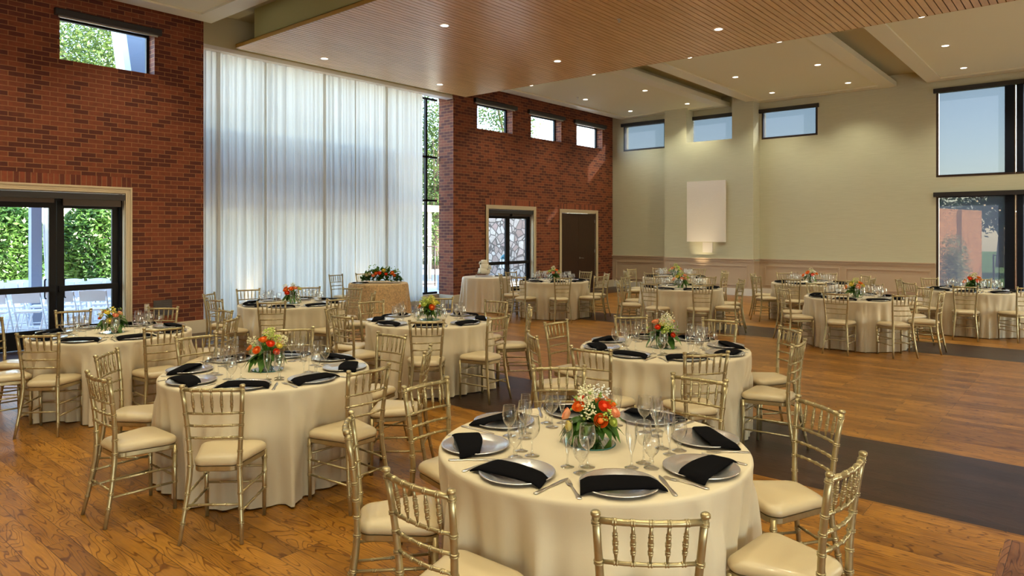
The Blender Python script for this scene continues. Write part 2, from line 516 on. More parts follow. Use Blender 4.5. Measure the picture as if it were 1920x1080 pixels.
side = MB().box(-7.43, -7.422, 19.28, YB, 0, 0.96).box(-7.43, -7.39, 19.28, YB, 1.015, 1.045).box(-7.43, -7.40, 19.28, YB, 0.955, 0.985)
struct('trim_7', side, M['wainscot'])
bb = MB()
for (a, b, y) in ((XB, -10.19, YB), (-10.215, -7.405, 19.28), (-7.43, -3.1, YB)):
    bb.box(a, b, y - 0.03, y - 0.008, 0, 0.17).box(a, b, y - 0.024, y - 0.008, 0.17, 0.20)
bb.box(-7.422, -7.40, 19.28, YB - 0.03, 0, 0.20)
struct('baseboard_far', bb, M['white'])
bl = MB()
for (a, b) in ((Y0, 2.60), (4.74, 6.02), (12.24, 13.48), (15.62, 16.75), (18.84, YB)):
    bl.box(XB, XB + 0.06, a, b, 0, 0.19).box(XB, XB + 0.05, a, b, 0.19, 0.222)
bl.box(-12.80, XB, 5.955, 6.02, 0, 0.222).box(-12.80, XB, 12.24, 12.298, 0, 0.222)
struct('baseboard_left', bl, M['cream'])
struct('trim_8', MB().box(-13.05, -12.84, 5.95, 12.30, 0, 0.235), M['cream'])   # kerb under the tall glazing

# fascia and soffit over the curtain
fz = MB().box(-12.9, -12.38, 5.95, 12.30, 5.22, CEIL)
struct('trim_9', fz, M['olive'])
struct('trim_10', MB().box(-12.60, -12.37, 5.95, 12.30, 5.15, 5.22), M['white'])
so = MB().box(-12.375, -11.3, 6.62, 12.10, 5.245, 5.30)
struct('trim_11', so, M['lip'])
vt = thing('linear_air_diffuser', 'long white slot diffuser in the soffit between curtain and slatted ceiling', 'air vent', (-12.15, 9.4, 5.245))
MB().box(-0.07, 0.07, -2.6, 2.6, -0.012, -0.001).build('diffuser_frame', M['white'], vt)
MB().box(-0.012, 0.012, -2.55, 2.55, -0.0135, -0.012).build('slot', M['slatgap'], vt)

# ceiling and its dropped panels
ceil = struct('ceiling', MB().box(XB - 0.3, X1, Y0, YB + 0.3, CEIL, CEIL + 0.1), M['olive'])
def ceiling_panel(x0, x1, y0, y1):
    mb = MB()
    w = 0.34
    zb, zt = 5.50, 5.62
    mb.box(x0, x1, y0, y0 + w, zb, zt).box(x0, x1, y1 - w, y1, zb, zt).box(x0, x0 + w, y0 + w, y1 - w, zb, zt).box(x1 - w, x1, y0 + w, y1 - w, zb, zt)
    o = mb.build('ceiling_panel', M['lip'], ceil)
    MB().box(x0 + w, x1 - w, y0 + w, y1 - w, zb + 0.035, zb + 0.10).build('panel_field', M['ceiling'], o)
    MB().box(x0 + 0.25, x1 - 0.25, y0 + 0.25, y1 - 0.05, zt, CEIL).build('panel_bulkhead', M['olive'], o)
PX = [(-12.0, -8.30), (-7.65, -3.92), (-3.25, 0.45), (1.1, 4.4)]
for (a, b) in PX:
    ceiling_panel(a, b, 12.75, YB - 0.02)
    ceiling_panel(a, b, -1.3, 5.92)
    ceiling_panel(a, b, -6.4, -2.0)

# slatted canopy
can = thing('slatted_ceiling_canopy', 'large suspended canopy of narrow warm wood slats across the room', 'ceiling canopy', (0, 0, 5.10))
CX0, CX1, CY0, CY1 = -11.80, 4.3, 6.27, 12.17
sl = MB()
x = CX0 + 0.012
while x < CX1 - 0.1:
    sl.box(x, x + 0.083, CY0 + 0.01, CY1 - 0.01, 0.0, 0.016)
    x += 0.098
sl.build('slats', M['slat'], can)
MB().box(CX0 + 0.01, CX1, CY0 + 0.01, CY1 - 0.01, 0.024, 0.03).build('backing', M['slatgap'], can)
eb = MB().box(CX0, CX1, CY0, CY0 + 0.008, 0, 0.07).box(CX0, CX1, CY1 - 0.008, CY1, 0, 0.07).box(CX0, CX0 + 0.008, CY0, CY1, 0, 0.07).box(CX0, CX1, CY0, CY1, 0.06, 0.07)
eb.build('edge_band', M['edgeband'], can)
MB().box(CX0 + 0.25, CX1, CY0 + 0.22, CY1 - 0.22, 0.07, CEIL - 5.10).build('bulkhead', M['boxpaint'], can)

# ------------------------------------------------------------------ windows and doors
def pane_x(x, a, b, c, d, parent, name='pane'):
    return MB().add([(x, a, c), (x, b, c), (x, b, d), (x, a, d)], [(0, 1, 2, 3)]).build(name, M['glasspane'], parent)

def frame_x(x0, x1, a, b, c, d, w, mat, parent, name='window_frame'):
    mb = MB().box(x0, x1, a, b, c, c + w).box(x0, x1, a, b, d - w, d).box(x0, x1, a, a + w, c + w, d - w).box(x0, x1, b - w, b, c + w, d - w)
    return mb.build(name, mat, parent)

def frame_y(y0, y1, a, b, c, d, w, mat, parent, name='window_frame', extra=()):
    mb = MB().box(a, b, y0, y1, c, c + w).box(a, b, y0, y1, d - w, d).box(a, a + w, y0, y1, c + w, d - w).box(b - w, b, y0, y1, c + w, d - w)
    for (e, f) in extra:
        mb.box(e, f, y0, y1, c + w, d - w)
    return mb.build(name, mat, parent)

wn_ = 0
for (a, b, c, d) in [HL[0]] + H2[:3]:
    wn_ += 1
    w = structE('window_%d' % wn_)
    frame_x(XB - 0.28, XB - 0.22, a, b, c, d, 0.045, M['black'], w)
    pane_x(XB - 0.25, a + 0.04, b - 0.04, c + 0.04, d - 0.04, w, 'window_pane')
CASS = [(3.60, 5.19, 'black roller blind cassette above the high window over the glass doors'),
        (13.04, 14.72, 'black roller blind cassette above the first high window past the curtain'),
        (15.25, 16.98, 'black roller blind cassette above the middle of three high brick-wall windows'),
        (17.50, 19.26, 'black roller blind cassette above the high window nearest the room corner')]
for (a, b, lab) in CASS:
    t = thing('roller_blind', lab, 'roller blind', (XB, (a + b) / 2, 5.17), group=None)
    h = (b - a) / 2
    c = MB()
    prof = [(0.001, 0.0), (0.075, 0.0), (0.088, 0.02), (0.088, 0.09), (0.075, 0.105), (0.001, 0.105)]
    for i in range(len(prof) - 1):
        (p, q), (r, s) = prof[i], prof[i + 1]
        c.add([(p, -h, q), (r, -h, s), (r, h, s), (p, h, q)], [(0, 1, 2, 3)])
    for e in (-h, h):
        c.add([(p, e, q) for p, q in prof], [tuple(range(6))])
    c.build('cassette', M['cassette'], t)
    MB().box(0.02, 0.035, -h + 0.05, h - 0.05, -0.028, 0.0).build('hem_bar', M['nickel'], t)

# tall glazing behind the curtain
w = structE('window_5')
mb = MB()
for z in (0.235, 2.58, 3.68, 5.15):
    mb.box(-13.00, -12.93, 5.95, 12.30, z, z + 0.05)
for y in (5.95, 7.5, 9.1, 10.7, 11.90):
    mb.box(-13.00, -12.93, y, y + 0.06, 0.285, 5.15)
mb.build('window_frame', M['black'], w)
pane_x(-12.97, 5.95, 12.30, 0.25, 5.2, w, 'window_pane')

# glass double door builder
def french_door(name, y0, y1, ztop, xd, bars, glass_lo, st=0.09):
    d = structE(name)
    mid = (y0 + y1) / 2
    fr = MB().box(xd - 0.06, xd + 0.06, y0, y0 + 0.045, 0, ztop).box(xd - 0.06, xd + 0.06, y1 - 0.045, y1, 0, ztop).box(xd - 0.06, xd + 0.06, y0 + 0.045, y1 - 0.045, ztop - 0.10, ztop)
    fr.build('door_frame', M['black'], d)
    for s, (a, b) in enumerate(((y0 + 0.05, mid - 0.003), (mid + 0.003, y1 - 0.05))):
        lf = MB().box(xd - 0.022, xd + 0.022, a, a + st, 0.01, ztop - 0.10).box(xd - 0.022, xd + 0.022, b - st, b, 0.01, ztop - 0.10)
        lf.box(xd - 0.022, xd + 0.022, a + st, b - st, ztop - 0.22, ztop - 0.10).box(xd - 0.022, xd + 0.022, a + st, b - st, 0.01, glass_lo)
        l = lf.build('door_leaf', M['black'], d)
        MB().box(xd + 0.022, xd + 0.065, a + 0.02, b - 0.02, bars[0], bars[1]).build('push_bar', M['black'], l)
        pane_x(xd, a + st - 0.01, b - st + 0.01, glass_lo - 0.01, ztop - 0.2, l, 'door_pane')
        hy = b - 0.13 if s == 0 else a + 0.13
        zc = (bars[0] + bars[1]) / 2
        MB().tube([(xd - 0.02, hy, zc - 0.15), (xd - 0.06, hy, zc - 0.145), (xd - 0.075, hy, zc - 0.12), (xd - 0.075, hy, zc + 0.12), (xd - 0.06, hy, zc + 0.145), (xd - 0.02, hy, zc + 0.15)], 0.011, 8).build('door_handle', M['black'], l)
    return d

def casing(name, y0, y1, zt, depth):
    """moulded casing on the brick face, with the painted jamb behind it"""
    mb = MB()
    for (o, i, p) in ((0.0, 0.10, 0.018), (0.0, 0.028, 0.034), (0.05, 0.066, 0.024), (0.085, 0.10, 0.028)):
        mb.box(XB - 0.001, XB + p, y0 + o, y0 + i, 0, zt - o).box(XB - 0.001, XB + p, y1 - i, y1 - o, 0, zt - o)
        mb.box(XB - 0.001, XB + p, y0 + i, y1 - i, zt - i, zt - o)
    a, b = y0 + 0.10, y1 - 0.10
    mb.box(XB - depth, XB, a - 0.001, a + 0.012, 0, zt - 0.10).box(XB - depth, XB, b - 0.012, b + 0.001, 0, zt - 0.10).box(XB - depth, XB, a + 0.012, b - 0.012, zt - 0.112, zt - 0.10)
    return struct(name, mb, M['cream'])

french_door('door_1', 2.725, 4.625, 2.40, XB - 0.15, (0.87, 0.96), 0.29, 0.10)
casing('trim_12', 2.61, 4.73, 2.545, 0.09)
french_door('door_2', 13.60, 15.48, 2.40, XB - 0.15, (0.915, 1.00), 0.29, 0.085)
casing('trim_13', 13.49, 15.61, 2.53, 0.09)
d3 = structE('door_3')
for s, (a, b) in enumerate(((16.875, 17.785), (17.79, 18.705))):
    l = MB().box(XB - 0.06, XB - 0.015, a, b, 0.01, 2.385).build('door_leaf', M['doorwood'], d3)
    for z in (0.25, 1.2, 2.15):
        yy = a if s == 0 else b - 0.015
        MB().box(XB - 0.016, XB - 0.006, yy, yy + 0.015, z - 0.05, z + 0.05).build('hinge', M['nickel'], l)
    if s == 1:
        h = MB().tube([(XB - 0.015, a + 0.07, 1.0), (XB + 0.045, a + 0.07, 1.0), (XB + 0.05, a + 0.08, 1.0), (XB + 0.05, a + 0.20, 0.99)], 0.010, 8)
        h.tube([(XB - 0.014, a + 0.07, 1.0), (XB - 0.004, a + 0.07, 1.0)], 0.03, 14)
        h.build('door_handle', M['nickel'], l)
casing('trim_14', 16.76, 18.83, 2.50, 0.012)
for (a, b, z, lab) in ((2.72, 4.62, 2.305, 'long dark blind box across the top of the near glass doors'),
                       (13.61, 15.48, 2.29, 'dark blind box across the top of the far glass doors')):
    t = thing('door_blind_box', lab, 'roller blind', (XB, (a + b) / 2, z))
    h = (b - a) / 2
    MB().box(-0.085, 0.03, -h, h, 0.02, 0.115).build('cassette', M['cassette'], t)
    MB().box(-0.07, -0.01, 0.05 - h, -0.06, -0.045, 0.02).box(-0.07, -0.01, 0.06, h - 0.05, -0.085 if a < 10 else -0.045, 0.02).build('rolled_shade', M['bronze'], t)

# windows of the far wall with their shades
def far_window(idx, x0, x1, z0, z1, splits=()):
    w = structE('window_%d' % idx)
    frame_y(YB + 0.0, YB + 0.10, x0, x1, z0, z1, 0.055, M['bronze'], w, 'window_frame', splits)
    MB().add([(x0, YB + 0.06, z0), (x1, YB + 0.06, z0), (x1, YB + 0.06, z1), (x0, YB + 0.06, z1)], [(0, 1, 2, 3)]).build('window_pane', M['glasspane'], w)
def y_shade(x0, x1, zc, z0, lab, hang=()):
    """cassette on the wall face and a see-through shade hanging in the opening"""
    t = thing('roller_blind', lab, 'roller blind', ((x0 + x1) / 2, YB, zc))
    h = (x1 - x0) / 2
    MB().box(-h, h, -0.075, -0.002, 0.0, 0.105).build('cassette', M['cassette'], t)
    cx = (x0 + x1) / 2
    for (a, b) in hang:
        cl_ = MB().add([(a - cx, -0.008, z0 - zc), (b - cx, -0.008, z0 - zc), (b - cx, -0.008, 0.01), (a - cx, -0.008, 0.01)], [(0, 1, 2, 3)]).build('shade_cloth', M['shade'], t)
        MB().box(a - cx, b - cx, -0.016, -0.001, z0 - zc, z0 - zc + 0.02).build('hem_bar', M['bronze'], cl_)
    return t
far_window(6, -11.93, -10.40, 4.45, 5.30)
far_window(7, -9.60, -8.07, 4.45, 5.30)
far_window(8, -7.37, -5.84, 4.45, 5.30)
far_window(9, -3.06, 1.8, 3.15, 5.27, [(-1.68, -1.48), (-1.46, -1.32), (0.2, 0.4)])
far_window(10, -3.06, 1.8, 0.02, 2.70, [(-1.68, -1.48), (-1.46, -1.32), (0.2, 0.4)])
y_shade(-11.99, -10.34, 5.25, 4.47, 'dark cassette and drawn sheer shade at the leftmost high far-wall window', [(-11.90, -10.43)])
y_shade(-9.62, -8.08, 5.21, 4.47, 'dark cassette and drawn sheer shade in the high window inside the pier', [(-9.57, -8.10)])
y_shade(-7.43, -5.80, 5.20, 4.47, 'dark cassette and drawn sheer shade at the high window right of the pier', [(-7.34, -5.87)])
y_shade(-3.11, 1.85, 5.215, 3.17, 'long black cassette with sheer shades over the tall upper right window', [(-2.99, -1.50), (-1.44, 0.3), (0.34, 1.7)])
y_shade(-3.11, 1.85, 2.67, 0.05, 'long black cassette with sheer shades over the lower right window', [(-2.99, -1.50), (-1.44, 0.3), (0.34, 1.7)])
for z0, z1, nm in ((3.17, 5.2, 'thin pale pull cord of the shade in the upper right window'), (0.4, 2.66, 'thin pale pull cord of the shade in the lower right window')):
    tag(MB().tube([(-1.475, YB - 0.03, z0), (-1.475, YB - 0.03, z1)], 0.006, 6).build('pull_cord', M['cream']), nm, 'cord')

# ------------------------------------------------------------------ curtain panels
def curtain_panel(y0, y1, seed, lab):
    rnd = random.Random(seed)
    L = y1 - y0
    ny, nz = int(L / 0.012), 12
    ph = [rnd.uniform(0, 6.28) for _ in range(6)]
    fr = [rnd.uniform(38, 46), rnd.uniform(60, 75), rnd.uniform(17, 23), rnd.uniform(90, 120)]
    vs_, fs = [], []
    for j in range(nz + 1):
        z = 0.145 + (5.155 - 0.145) * j / nz
        q = 1 - 0.35 * j / nz
        for i in range(ny + 1):
            y = y0 + L * i / ny
            s = y
            d = 0.028 * q * sin(fr[0] * s + ph[0] + 0.6 * sin(5 * s + ph[4]) + 0.25 * sin(z * 1.3 + ph[1])) + 0.013 * sin(fr[1] * s + ph[2]) + 0.016 * sin(fr[2] * s + ph[3]) + 0.006 * sin(fr[3] * s + ph[5])
            vs_.append((-12.53 + d + (0.012 if seed % 2 else -0.012), y, z))
    for j in range(nz):
        for i in range(ny):
            a = j * (ny + 1) + i
            fs.append((a, a + 1, a + ny + 2, a + ny + 1))
    return tag(MB().add(vs_, fs, True).build('sheer_curtain', M['curtain']), lab, 'curtain', 'sheer curtain panels over the tall window')
CUR = [5.965, 6.30, 7.28, 8.62, 9.42, 10.30, 11.43]
CUL = ['narrow sheer white curtain panel right beside the near brick wall', 'sheer white floor-length curtain panel, second from the near brick wall',
       'sheer white floor-length curtain panel, third from the near brick wall', 'sheer white curtain panel behind the small lace-covered table, left half',
       'sheer white curtain panel behind the small lace-covered table, right half', 'sheer white curtain panel next to the uncovered strip of glass']
for i in range(6):
    curtain_panel(CUR[i] - (0.03 if i else 0), CUR[i + 1] + (0.03 if i < 5 else 0), 11 + i, CUL[i])
rod = thing('curtain_track', 'white curtain track running along the top of the tall window', 'curtain track', (-12.53, 8.8, 5.158))
MB().box(-0.02, 0.02, -2.83, 3.4, 0.0, 0.018).build('track', M['white'], rod)

# ------------------------------------------------------------------ small wall fittings
art = thing('textured_wall_panel', 'tall white rough plaster panel hung on the pier', 'wall art', (-8.815, 19.28, 1.52))
MB().box(-0.60, 0.60, -0.075, -0.02, 0, 1.79).build('panel_face', M['art'], art)
MB().box(-0.56, 0.56, -0.02, -0.001, 0.04, 1.75).build('backing', M['white'], art)
tag(MB().box(-8.94, -8.63, 19.262, 19.279, 1.205, 1.505).build('cover_plate', M['white']), 'small square cover plate on the pier below the white panel', 'wall plate')
v = thing('wall_vent', 'dark brown square vent plate low on the near brick wall', 'wall vent', (XB, 5.235, 0.495))
MB().box(0.001, 0.012, -0.155, 0.155, -0.135, 0.135).build('vent_plate', M['bronze'], v)
vb = MB()
for i in range(7):
    vb.box(0.012, 0.018, -0.13, 0.13, -0.11 + i * 0.034, -0.10 + i * 0.034)
vb.build('louvres', M['bronze'], v.children[0])
ou = thing('power_outlet', 'ivory power outlet left of the dark vent on the brick wall', 'power outlet', (XB, 4.97, 0.52))
MB().box(0.001, 0.010, -0.038, 0.038, -0.06, 0.06).build('outlet_plate', M['cream'], ou)
for zz in (0.012, -0.042):
    MB().box(0.010, 0.013, -0.017, 0.017, zz, zz + 0.03).build('socket', M['white'], ou.children[0])

# ------------------------------------------------------------------ recessed downlights
def downlight_proto():
    t = thing('recessed_downlight', 'x', 'ceiling light')
    MB().lathe([(0.062, -0.001), (0.062, -0.004), (0.085, -0.006), (0.088, -0.001)], 24).build('trim_ring', M['white'], t)
    MB().lathe([(0.0001, -0.0025), (0.075, -0.0025)], 24).build('lens', M['lens'], t.children[0])
    return register(t)
dl0 = downlight_proto()
lampdata = bpy.data.lights.new('downlight_lamp', 'SPOT')
lampdata.energy = DOWN_W
lampdata.color = DOWN_COL
lampdata.spot_size = radians(116)
lampdata.spot_blend = 0.7
lampdata.shadow_soft_size = 0.06
first = [True]
def downlight(x, y, z, lab, grp, lamp=True):
    t = dl0 if first[0] else copy_tree(dl0)
    first[0] = False
    t.location = (x, y, z)
    tag(t, lab, group=grp)
    if lamp:
        lo = bpy.data.objects.new('lamp', lampdata)
        COL.objects.link(lo)
        lo.parent = t
        lo.location = (0, 0, -0.02)
pn = ['left far ceiling panel', 'middle far ceiling panel', 'right far ceiling panel', 'rightmost far ceiling panel']
rn = {13.73: 'nearest the slatted canopy', 16.2: 'in its middle row', 18.65: 'nearest the far wall'}
XL = [(-11.02, -9.13), (-6.68, -4.79), (-2.35, -0.46), (1.9, 3.6)]
for i, (xa, xb) in enumerate(XL):
    for y in (13.73, 16.2, 18.65):
        for s, xx in (('left', xa), ('right', xb)):
            downlight(xx, y, 5.535, 'round recessed downlight in the %s, %s light %s' % (pn[i], s, rn[y]), 'downlights in the far ceiling panels')
for i, (xa, xb) in enumerate(XL):
    for y in (-4.2, 0.2, 2.3, 4.6):
        for s, xx in (('left', xa), ('right', xb)):
            if i == 0 and y == 4.6 and s == 'right':
                pass
            downlight(xx, y, 5.535, 'recessed downlight over the near tables, %s panel, %s light, %s row' % (['left', 'second', 'third', 'right'][i], s, {-4.2: 'rearmost', 0.2: 'middle', 2.3: 'next', 4.6: 'front'}[y]), 'downlights in the near ceiling panels')
for i, xx in enumerate((-11.23, -7.97, -4.72, -1.45, 1.8)):
    for y, rw in ((7.74, 'near'), (10.76, 'far')):
        on = ['first', 'second', 'third', 'fourth', 'fifth'][i]
        downlight(xx, y, 5.10, 'round recessed downlight in the slatted canopy, %s from the curtain, %s row' % (on, rw), 'downlights in the slatted canopy')
for (x, y, z, lab) in ((-5.67, 9.26, 5.10, 'small sprinkler head hanging from the slatted canopy'), (-11.02, 15.81, 5.535, 'small sprinkler head in the left far ceiling panel')):
    sp = thing('sprinkler_head', lab, 'sprinkler', (x, y, z))
    MB().lathe([(0.0, 0.0), (0.035, 0.0), (0.032, -0.008), (0.012, -0.012), (0.012, -0.035), (0.0, -0.036)], 14).build('body', M['nickel'], sp)
    MB().lathe([(0.0, -0.045), (0.022, -0.045), (0.022, -0.048), (0.0, -0.048)], 12).tube([(-0.012, 0, -0.03), (-0.014, 0, -0.045)], 0.003, 5).tube([(0.012, 0, -0.03), (0.014, 0, -0.045)], 0.003, 5).build('deflector', M['nickel'], sp)

def uplight(x, y, tgt, power, lab, col=(1.0, 0.80, 0.50), size=55):
    t = thing('floor_uplight', lab, 'uplight', (x, y, 0))
    MB().lathe([(0.0, 0.0), (0.075, 0.0), (0.075, 0.11), (0.06, 0.13), (0.055, 0.12)], 18).build('housing', M['black'], t)
    MB().lathe([(0.0001, 0.115), (0.055, 0.115)], 18).build('lens', M['uplens'], t)
    ld = bpy.data.lights.new('uplight_lamp', 'SPOT')
    ld.energy = power
    ld.color = col
    ld.spot_size = radians(size)
    ld.spot_blend = 0.9
    ld.shadow_soft_size = 0.04
    lo = bpy.data.objects.new('lamp', ld)
    COL.objects.link(lo)
    lo.parent = t
    lo.location = (0, 0, 0.15)
    lo.rotation_euler = (Vector(tgt) - Vector((x, y, 0.15))).to_track_quat('-Z', 'Y').to_euler()
uplight(-8.95, 18.78, (-8.95, 19.28, 1.95), 110, 'small black floor uplight before the pier with the white panel', size=44)
for i, yy in enumerate((6.9, 9.55)):
    uplight(-12.33, yy, (-12.53, yy, 2.1), 130, ['small black uplight at the foot of the curtain near the brick wall', 'small black uplight at the curtain foot behind the lace table'][i], size=60)

# ------------------------------------------------------------------ chiavari chair
def bamboo(mb, pts, r, seg, rings, extra=0.0036):
    """a turned stick with pairs of raised rings at given fractions of its length"""
    pts = [Vector(p) for p in pts]
    rr = r if isinstance(r, (list, tuple)) else [r] * len(pts)
    mb.tube(pts, rr, seg)
    ln = [0.0]
    for a, b in zip(pts, pts[1:]):
        ln.append(ln[-1] + (b - a).length)
    for q in rings:
        for off in (-0.005, 0.004):
            s = q * ln[-1] + off
            for i in range(len(pts) - 1):
                if ln[i] <= s <= ln[i + 1] + 1e-9:
                    f = (s - ln[i]) / (ln[i + 1] - ln[i])
                    p = pts[i].lerp(pts[i + 1], f)
                    d = (pts[i + 1] - pts[i]).normalized()
                    rad = rr[i] * (1 - f) + rr[i + 1] * f
                    mb.tube([p - d * 0.0032, p - d * 0.0014, p + d * 0.0014, p + d * 0.0032], [rad, rad + extra, rad + extra, rad], seg, False)
                    break

def chair_proto():
    t = thing('chiavari_chair', 'x', 'chair')
    g = M['gold']
    def post(s):
        zs = [0.0, 0.12, 0.25, 0.36, 0.44, 0.55, 0.68, 0.80, 0.905]
        xs = [0.176, 0.166, 0.154, 0.145, 0.141, 0.146, 0.155, 0.164, 0.171]
        ys = [-0.262, -0.236, -0.213, -0.198, -0.192, -0.194, -0.204, -0.219, -0.235]
        rs = [0.0115, 0.0125, 0.0145, 0.016, 0.016, 0.0145, 0.0140, 0.0135, 0.0135]
        mb = MB()
        bamboo(mb, [(s * a, b, c) for a, b, c in zip(xs, ys, zs)], rs, 10, [0.13, 0.22, 0.31, 0.48, 0.575, 0.66, 0.745, 0.825, 0.975])
        mb.lathe([(0.0136, 0.0), (0.0165, 0.003), (0.0165, 0.012), (0.0115, 0.017), (0.0001, 0.018)], 12, (s * 0.172, -0.236, 0.902))
        return mb
    for s in (-1, 1):
        post(s).build('rear_leg', g, t)
    for s in (-1, 1):
        mb = MB()
        bamboo(mb, [(s * 0.178, 0.158, 0.0), (s * 0.180, 0.156, 0.2), (s * 0.181, 0.155, 0.42)], [0.0115, 0.0135, 0.0155], 10, [0.42, 0.66, 0.88])
        mb.build('front_leg', g, t)
    def rail(z, hx, yb, sag, r, n=5):
        mb = MB()
        bamboo(mb, [(-hx, yb, z), (-hx * 0.5, yb - sag * 0.75, z), (0, yb - sag, z), (hx * 0.5, yb - sag * 0.75, z), (hx, yb, z)], r, 8, [(i + 1) / (n + 1) for i in range(n)], 0.0022)
        return mb
    rail(0.888, 0.170, -0.233, 0.022, 0.0115).build('top_rail', g, t)
    for z, hx, yb in ((0.748, 0.160, -0.212), (0.674, 0.155, -0.203), (0.602, 0.150, -0.198)):
        rail(z, hx, yb, 0.020, 0.0075).build('back_rail', g, t)
    for i in range(5):
        u = (i - 2) / 3.0
        xa, xb = u * 0.170, u * 0.160
        ya, yb = -0.233 - 0.022 * (1 - u * u), -0.212 - 0.020 * (1 - u * u)
        mb = MB()
        P = lambda f: (xa + (xb - xa) * f, ya + (yb - ya) * f, 0.888 - 0.14 * f)
        bamboo(mb, [P(0.04), P(0.2), P(0.45), P(0.7), P(0.95)], [0.0048, 0.0062, 0.0088, 0.0078, 0.0035], 7, [0.30, 0.52, 0.74], 0.002)
        mb.build('spindle', g, t)
    # seat frame and cushion
    def outline(k, n=10):
        """rounded trapezoid, counter-clockwise"""
        hw_b, hw_f, yb, yf, rc = 0.138, 0.198, -0.185, 0.178, 0.062
        cs = [(hw_f, yf, 0), (-hw_f, yf, 1), (-hw_b, yb, 2), (hw_b, yb, 3)]
        out = []
        for (cx, cy_, q) in cs:
            sx, sy = (1 if cx > 0 else -1), (1 if cy_ > 0 else -1)
            for i in range(n):
                a = pi / 2 * q + pi / 2 * i / (n - 1)
                out.append((k * (cx - sx * rc + rc * cos(a)), k * (cy_ - sy * rc + rc * sin(a) + 0.0)))
        return out
    def rings(spec):
        vs_, fs = [], []
        m = len(outline(1))
        for k, z in spec:
            vs_ += [(x_, y_, z) for x_, y_ in outline(k)]
        for i in range(len(spec) - 1):
            for j in range(m):
                a, b = i * m + j, i * m + (j + 1) % m
                fs.append((a, b, b + m, a + m))
        fs.append(tuple(range(m))[::-1])
        fs.append(tuple((len(spec) - 1) * m + j for j in range(m)))
        return vs_, fs
    a, b = rings([(0.97, 0.395), (0.985, 0.40), (0.985, 0.424), (0.93, 0.426)])
    MB().add(a, b, False).build('seat_frame', g, t)
    a, b = rings([(0.95, 0.427), (0.995, 0.431), (1.018, 0.442), (1.018, 0.453), (0.99, 0.465), (0.93, 0.475), (0.82, 0.482), (0.6, 0.487), (0.3, 0.490), (0.05, 0.491)])
    MB().add(a, b, True).build('seat_cushion', M['seat'], t)
    # stretchers
    def bar(p, q, n=3, r=0.0075, nm='stretcher'):
        mb = MB()
        bamboo(mb, [p, q], r, 7, [(i + 1) / (n + 1) for i in range(n)], 0.002)
        mb.build(nm, g, t)
    for s in (-1, 1):
        for z1_, z2_ in ((0.275, 0.275), (0.175, 0.175)):
            xr = 0.154 + (0.25 - z1_) * 0.09
            yr = -0.213 - (0.25 - z1_) * 0.2
            bar((s * xr, yr, z1_), (s * 0.180, 0.156, z2_))
    bar((-0.18, 0.156, 0.315), (0.18, 0.156, 0.315))
    bar((-0.18, 0.156, 0.215), (0.18, 0.156, 0.215))
    bar((-0.157, -0.219, 0.215), (0.157, -0.219, 0.215))
    return register(t)

CH = chair_proto()
CH_used = [False]
CHAIRS = []
def place_chair(mx, my, yaw, label, group):
    """mx, my: mid point between the tops of the back posts; yaw: facing direction (radians)"""
    t = CH if not CH_used[0] else copy_tree(CH)
    CH_used[0] = True
    n = (cos(yaw), sin(yaw))
    t.location = (mx + 0.236 * n[0], my + 0.236 * n[1], 0)
    t.rotation_euler = (0, 0, yaw - pi / 2)
    tag(t, label, group=group)
    return t

